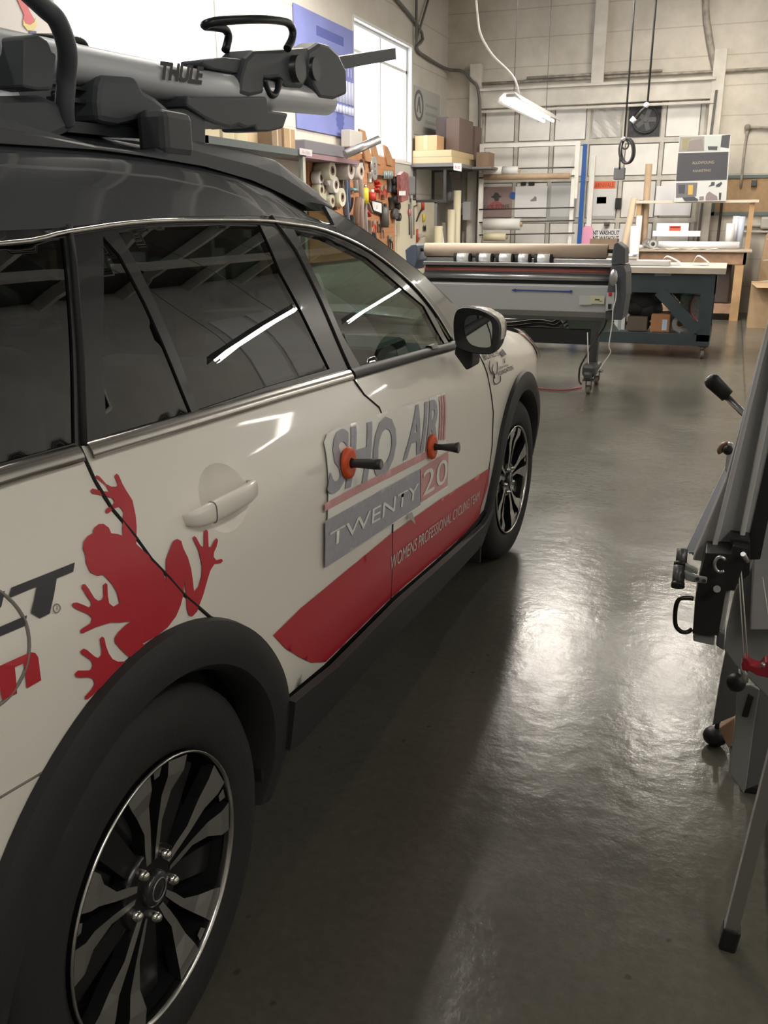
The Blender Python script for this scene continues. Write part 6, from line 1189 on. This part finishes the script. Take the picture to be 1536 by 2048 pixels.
# main extrusion: several stepped ribs
kp('main_rail', [(1536, 650), (1600, 380), (1640, 380), (1502, 1140), (1450, 1180), (1440, 1130), (1385, 1120), (1452, 960)], m_ca, QY+.02, .05)
kp('rail_rib', [(1545, 610), (1600, 380), (1610, 380), (1430, 1112), (1420, 1110)], mat('anodised_light', (.60, .605, .61), .4, .2), QY-.005, .03)
kp('rail_rib', [(1580, 560), (1622, 380), (1632, 380), (1478, 1130), (1468, 1130)], mat('anodised_light', (0, 0, 0)), QY-.005, .03)
kp('rail_slot', [(1600, 620), (1632, 470), (1650, 470), (1520, 1120), (1488, 1120)], m_cb, QY+.015, .05)
kp('backing_beam', [(1560, 820), (1640, 500), (1700, 500), (1590, 1260), (1500, 1260), (1510, 1070)], m_ca, QY+.05, .06)
# carriage block
kp('cutting_head', [(1411, 1106), (1463, 1108), (1466, 1092), (1498, 1098), (1470, 1182), (1452, 1182), (1437, 1270), (1440, 1272), (1385, 1268), (1390, 1200), (1400, 1150)], m_cb, QY-.06, .08, .004)
kp('head_plate', [(1460, 1075), (1500, 1080), (1500, 1150), (1462, 1180)], m_cb, QY-.03, .06)
hd_ = [o for o in ct.children if o.name.startswith('cutting_head')][0]
kp('base_bracket', [(1386, 1268), (1430, 1276), (1428, 1292), (1386, 1282)], m_cg, QY-.05, .07); kp('side_plate', [(1452, 1182), (1462, 1176), (1448, 1262), (1436, 1260)], m_ca, QY-.04, .05)
kp('lower_rail_end', [(1436, 1262), (1450, 1268), (1448, 1302), (1432, 1292)], m_cd, QY-.0, .05)
A = K(1364, 1110, QY-.05); B = K(1362, 1168, QY-.08)
def ktube(nm, pts, r, m, par=ct, seg=16): return MB().tube(pts, r, seg).build(nm, m, par)
ktube('clamp_grip', [K(1365, 1098, QY-.03), K(1362, 1130, QY-.045)], .0115, mat('knurled_grey', (.14, .14, .145), .35, .5)); ktube('clamp_grip', [K(1359, 1131, QY-.05), K(1356, 1172, QY-.07)], .0125, mat('knurled_grey', (0, 0, 0))); ktube('clamp_grip_collar', [K(1362, 1126, QY-.043), K(1361, 1133, QY-.048)], .0145, m_cb); ktube('grip_end', [K(1356, 1166, QY-.066), K(1355.5, 1174, QY-.072)], .014, m_cb)
kp('clamp_arm', [(1370, 1128), (1395, 1140), (1395, 1150), (1370, 1142)], m_cg, QY-.07, .012); kp('clamp_arm', [(1368, 1142), (1392, 1153), (1415, 1157), (1413, 1168), (1385, 1165), (1370, 1160)], m_cg, QY-.085, .012)
for x in (1395, 1408): ktube('arm_bolt', [K(x, 1158+(x-1395)*.3, QY-.088), K(x, 1158+(x-1395)*.3, QY-.083)], .004, m_cb)
ktube('knob', [K(1434, 1178, QY-.095), K(1434, 1178, QY-.06)], .0075, m_alu); MB().tube([K(1441+13*math.cos(t)*.9, 1129+15*math.sin(t), QY-.075) for t in [PI*.3+1.5*PI*k/14 for k in range(15)]], .0035, 8).build('ring_pull', m_alu, ct)
ktube('release_pin', [K(1486, 1108, QY-.08), K(1492, 1118, QY-.06), K(1494, 1122, QY-.05)], .005, m_alu)
pts = smooth([K(1386, 1197, QY-.05), K(1370, 1196, QY-.055), K(1358, 1199, QY-.06), K(1352, 1212, QY-.06), K(1350, 1235, QY-.06), K(1352, 1252, QY-.06), K(1362, 1263, QY-.06), K(1374, 1264, QY-.055), K(1384, 1258, QY-.05)], 4); ktube('pull_handle', pts, .0048, mat('polished_black', (.03, .025, .02), .15, .6), ct, 12)
# lower body: leaning panels and legs
kp('lower_panel', [(1452, 1265), (1470, 1180), (1500, 1120), (1560, 1150), (1640, 1260), (1640, 1420), (1560, 1420), (1470, 1330), (1448, 1300)], m_cg, QY+.10, .02)
kp('front_foot_plate', [(1452, 1300), (1478, 1310), (1476, 1430), (1425, 1452), (1440, 1360)], m_cd, QY+.3, .02); 
kp('leg_plate', [(1474, 1374), (1500, 1370), (1520, 1380), (1510, 1440), (1492, 1578), (1487, 1588), (1457, 1545), (1470, 1450)], m_cg, QY+.2, .012); kp('leg_slot', [(1497, 1388), (1508, 1394), (1496, 1436), (1483, 1434)], m_cb, QY+.195, .006)
kp('leg_plate', [(1510, 1370), (1560, 1380), (1540, 1560), (1492, 1580), (1500, 1470)], m_cd, QY+.30, .012)
a = at(1428, 1490, 2, 0); MB().ball((a.x, a.y, .030), .032, sc=(1.1, 1, .9)).cyl((a.x, a.y, .03), (a.x+.004, a.y, .10), .007, 12).build('levelling_foot', m_cb, ct)
a = at(1466, 1500, 2, 0); MB().bbox((a.x-.01, a.y, 0), (a.x+.015, a.y+.06, .09), .008).build('foot_block', m_cb, ct)
kp('wood_block', [(1438, 1457), (1470, 1436), (1470, 1490), (1456, 1496)], m_wood2, QY+.45, .03)
MB().bbox(at(1487, 1586, 2, 0)+Vector((-.01, 0, 0)), at(1487, 1586, 2, 0)+Vector((.09, .25, .03)), .008).build('foot_rail', m_cb, ct)
MB().ball(tuple(K(1472, 1365, QY+.05)), .022).build('adjuster_knob', m_cb, ct)
# cords running down
for d in (0, 9): ktube('pull_cord', [K(1477+d*.5, 1135, QY-.05), K(1482+d*.7, 1220, QY-.05), K(1488+d*.8, 1322, QY-.05)], .0016, mat('white_cord', (.62, .60, .55), .6), ct, 6)
ktube('pull_cord', [K(1525, 1155, QY), K(1536, 1230, QY), K(1560, 1400, QY)], .0016, mat('white_cord', (0, 0, 0)), ct, 6)
# red fitting
rf_ = kp('red_fitting', [(1483, 1328), (1492, 1318), (1498, 1320), (1502, 1330), (1522, 1336), (1530, 1324), (1560, 1326), (1560, 1362), (1515, 1352), (1498, 1342), (1484, 1342)], mat('red_casting', (.30, .02, .035), .3), QY-.06, .035, .004)
ktube('fitting_pin', [K(1488, 1329, QY-.045), K(1490, 1364, QY-.05)], .0075, m_alu, rf_); ktube('fitting_bolt', [K(1524, 1332, QY-.065), K(1528, 1328, QY-.06)], .005, m_alu, rf_)
# outrigger leg: square tube with rubber foot
a = at(1457, 1893, 2, .0)
top = K(1620, 1235, 1.62)
MB().beam((a.x, a.y, .05), top, .026, .026, up=(1, 0, 0)).build('outrigger_leg', m_alu, ct); MB().beam((a.x-.004, a.y, 0), (a.x+.002, a.y, .055), .036, .036, up=(1, 0, 0)).build('rubber_foot', m_cb, ct, bevel=.005)
# hooked clip and lever at the upper part
kp('upper_bracket', [(1456, 886), (1466, 888), (1470, 930), (1456, 950), (1450, 940)], m_alu, 2.25, .02); MB().tube(smooth([K(1456, 888, 2.24), K(1447, 890, 2.24), K(1440, 900, 2.24), K(1442, 906, 2.24)], 4), .007, 8).build('hook', mat('copper_hook', (.28, .17, .13), .4, .6), ct); MB().ball(tuple(K(1456, 900, 2.23)), .012).build('hook_knob', m_cb, ct)
lv = MB().tube([K(1448, 788, 2.2), K(1490, 830, 2.2), K(1530, 870, 2.15)], .0075, 12).build('lever_rod', m_alu, ct); MB().tube([K(1418, 755, 2.2), K(1424, 762, 2.2), K(1455, 792, 2.2)], [.014, .0185, .016], 16).build('lever_grip', m_cb, lv); MB().tube([K(1417, 753, 2.2), K(1420, 757, 2.2)], .007, 10).build('lever_tip', m_alu, lv)
# foam boards leaning behind the rail
mb_, mw_ = mat('foam_board_blue', (.16, .22, .42), .5), mat('foam_board_edge', (.70, .74, .82), .5)
for k in range(4):
    x0 = 7*k
    P = [K(1450+x0*1.0, 935+k*14, 2.32+k*.012), K(1450+x0+14, 930+k*14, 2.32+k*.012), K(1400+x0+12, 1106+k*3, 2.32+k*.012), K(1370+x0, 1104+k*3, 2.32+k*.012)]
    o = MB().prism(P, (.0, .010, 0)).build('foam_board_sheet', mw_ if k == 0 else mb_)
    tag(o, ['white-edged board, leftmost of the boards leaning by the cutter', 'blue board just right of the white-edged one', 'blue board, third of the leaning boards', 'blue board, rightmost of the leaning boards'][k], 'board', 'boards leaning by the cutter')
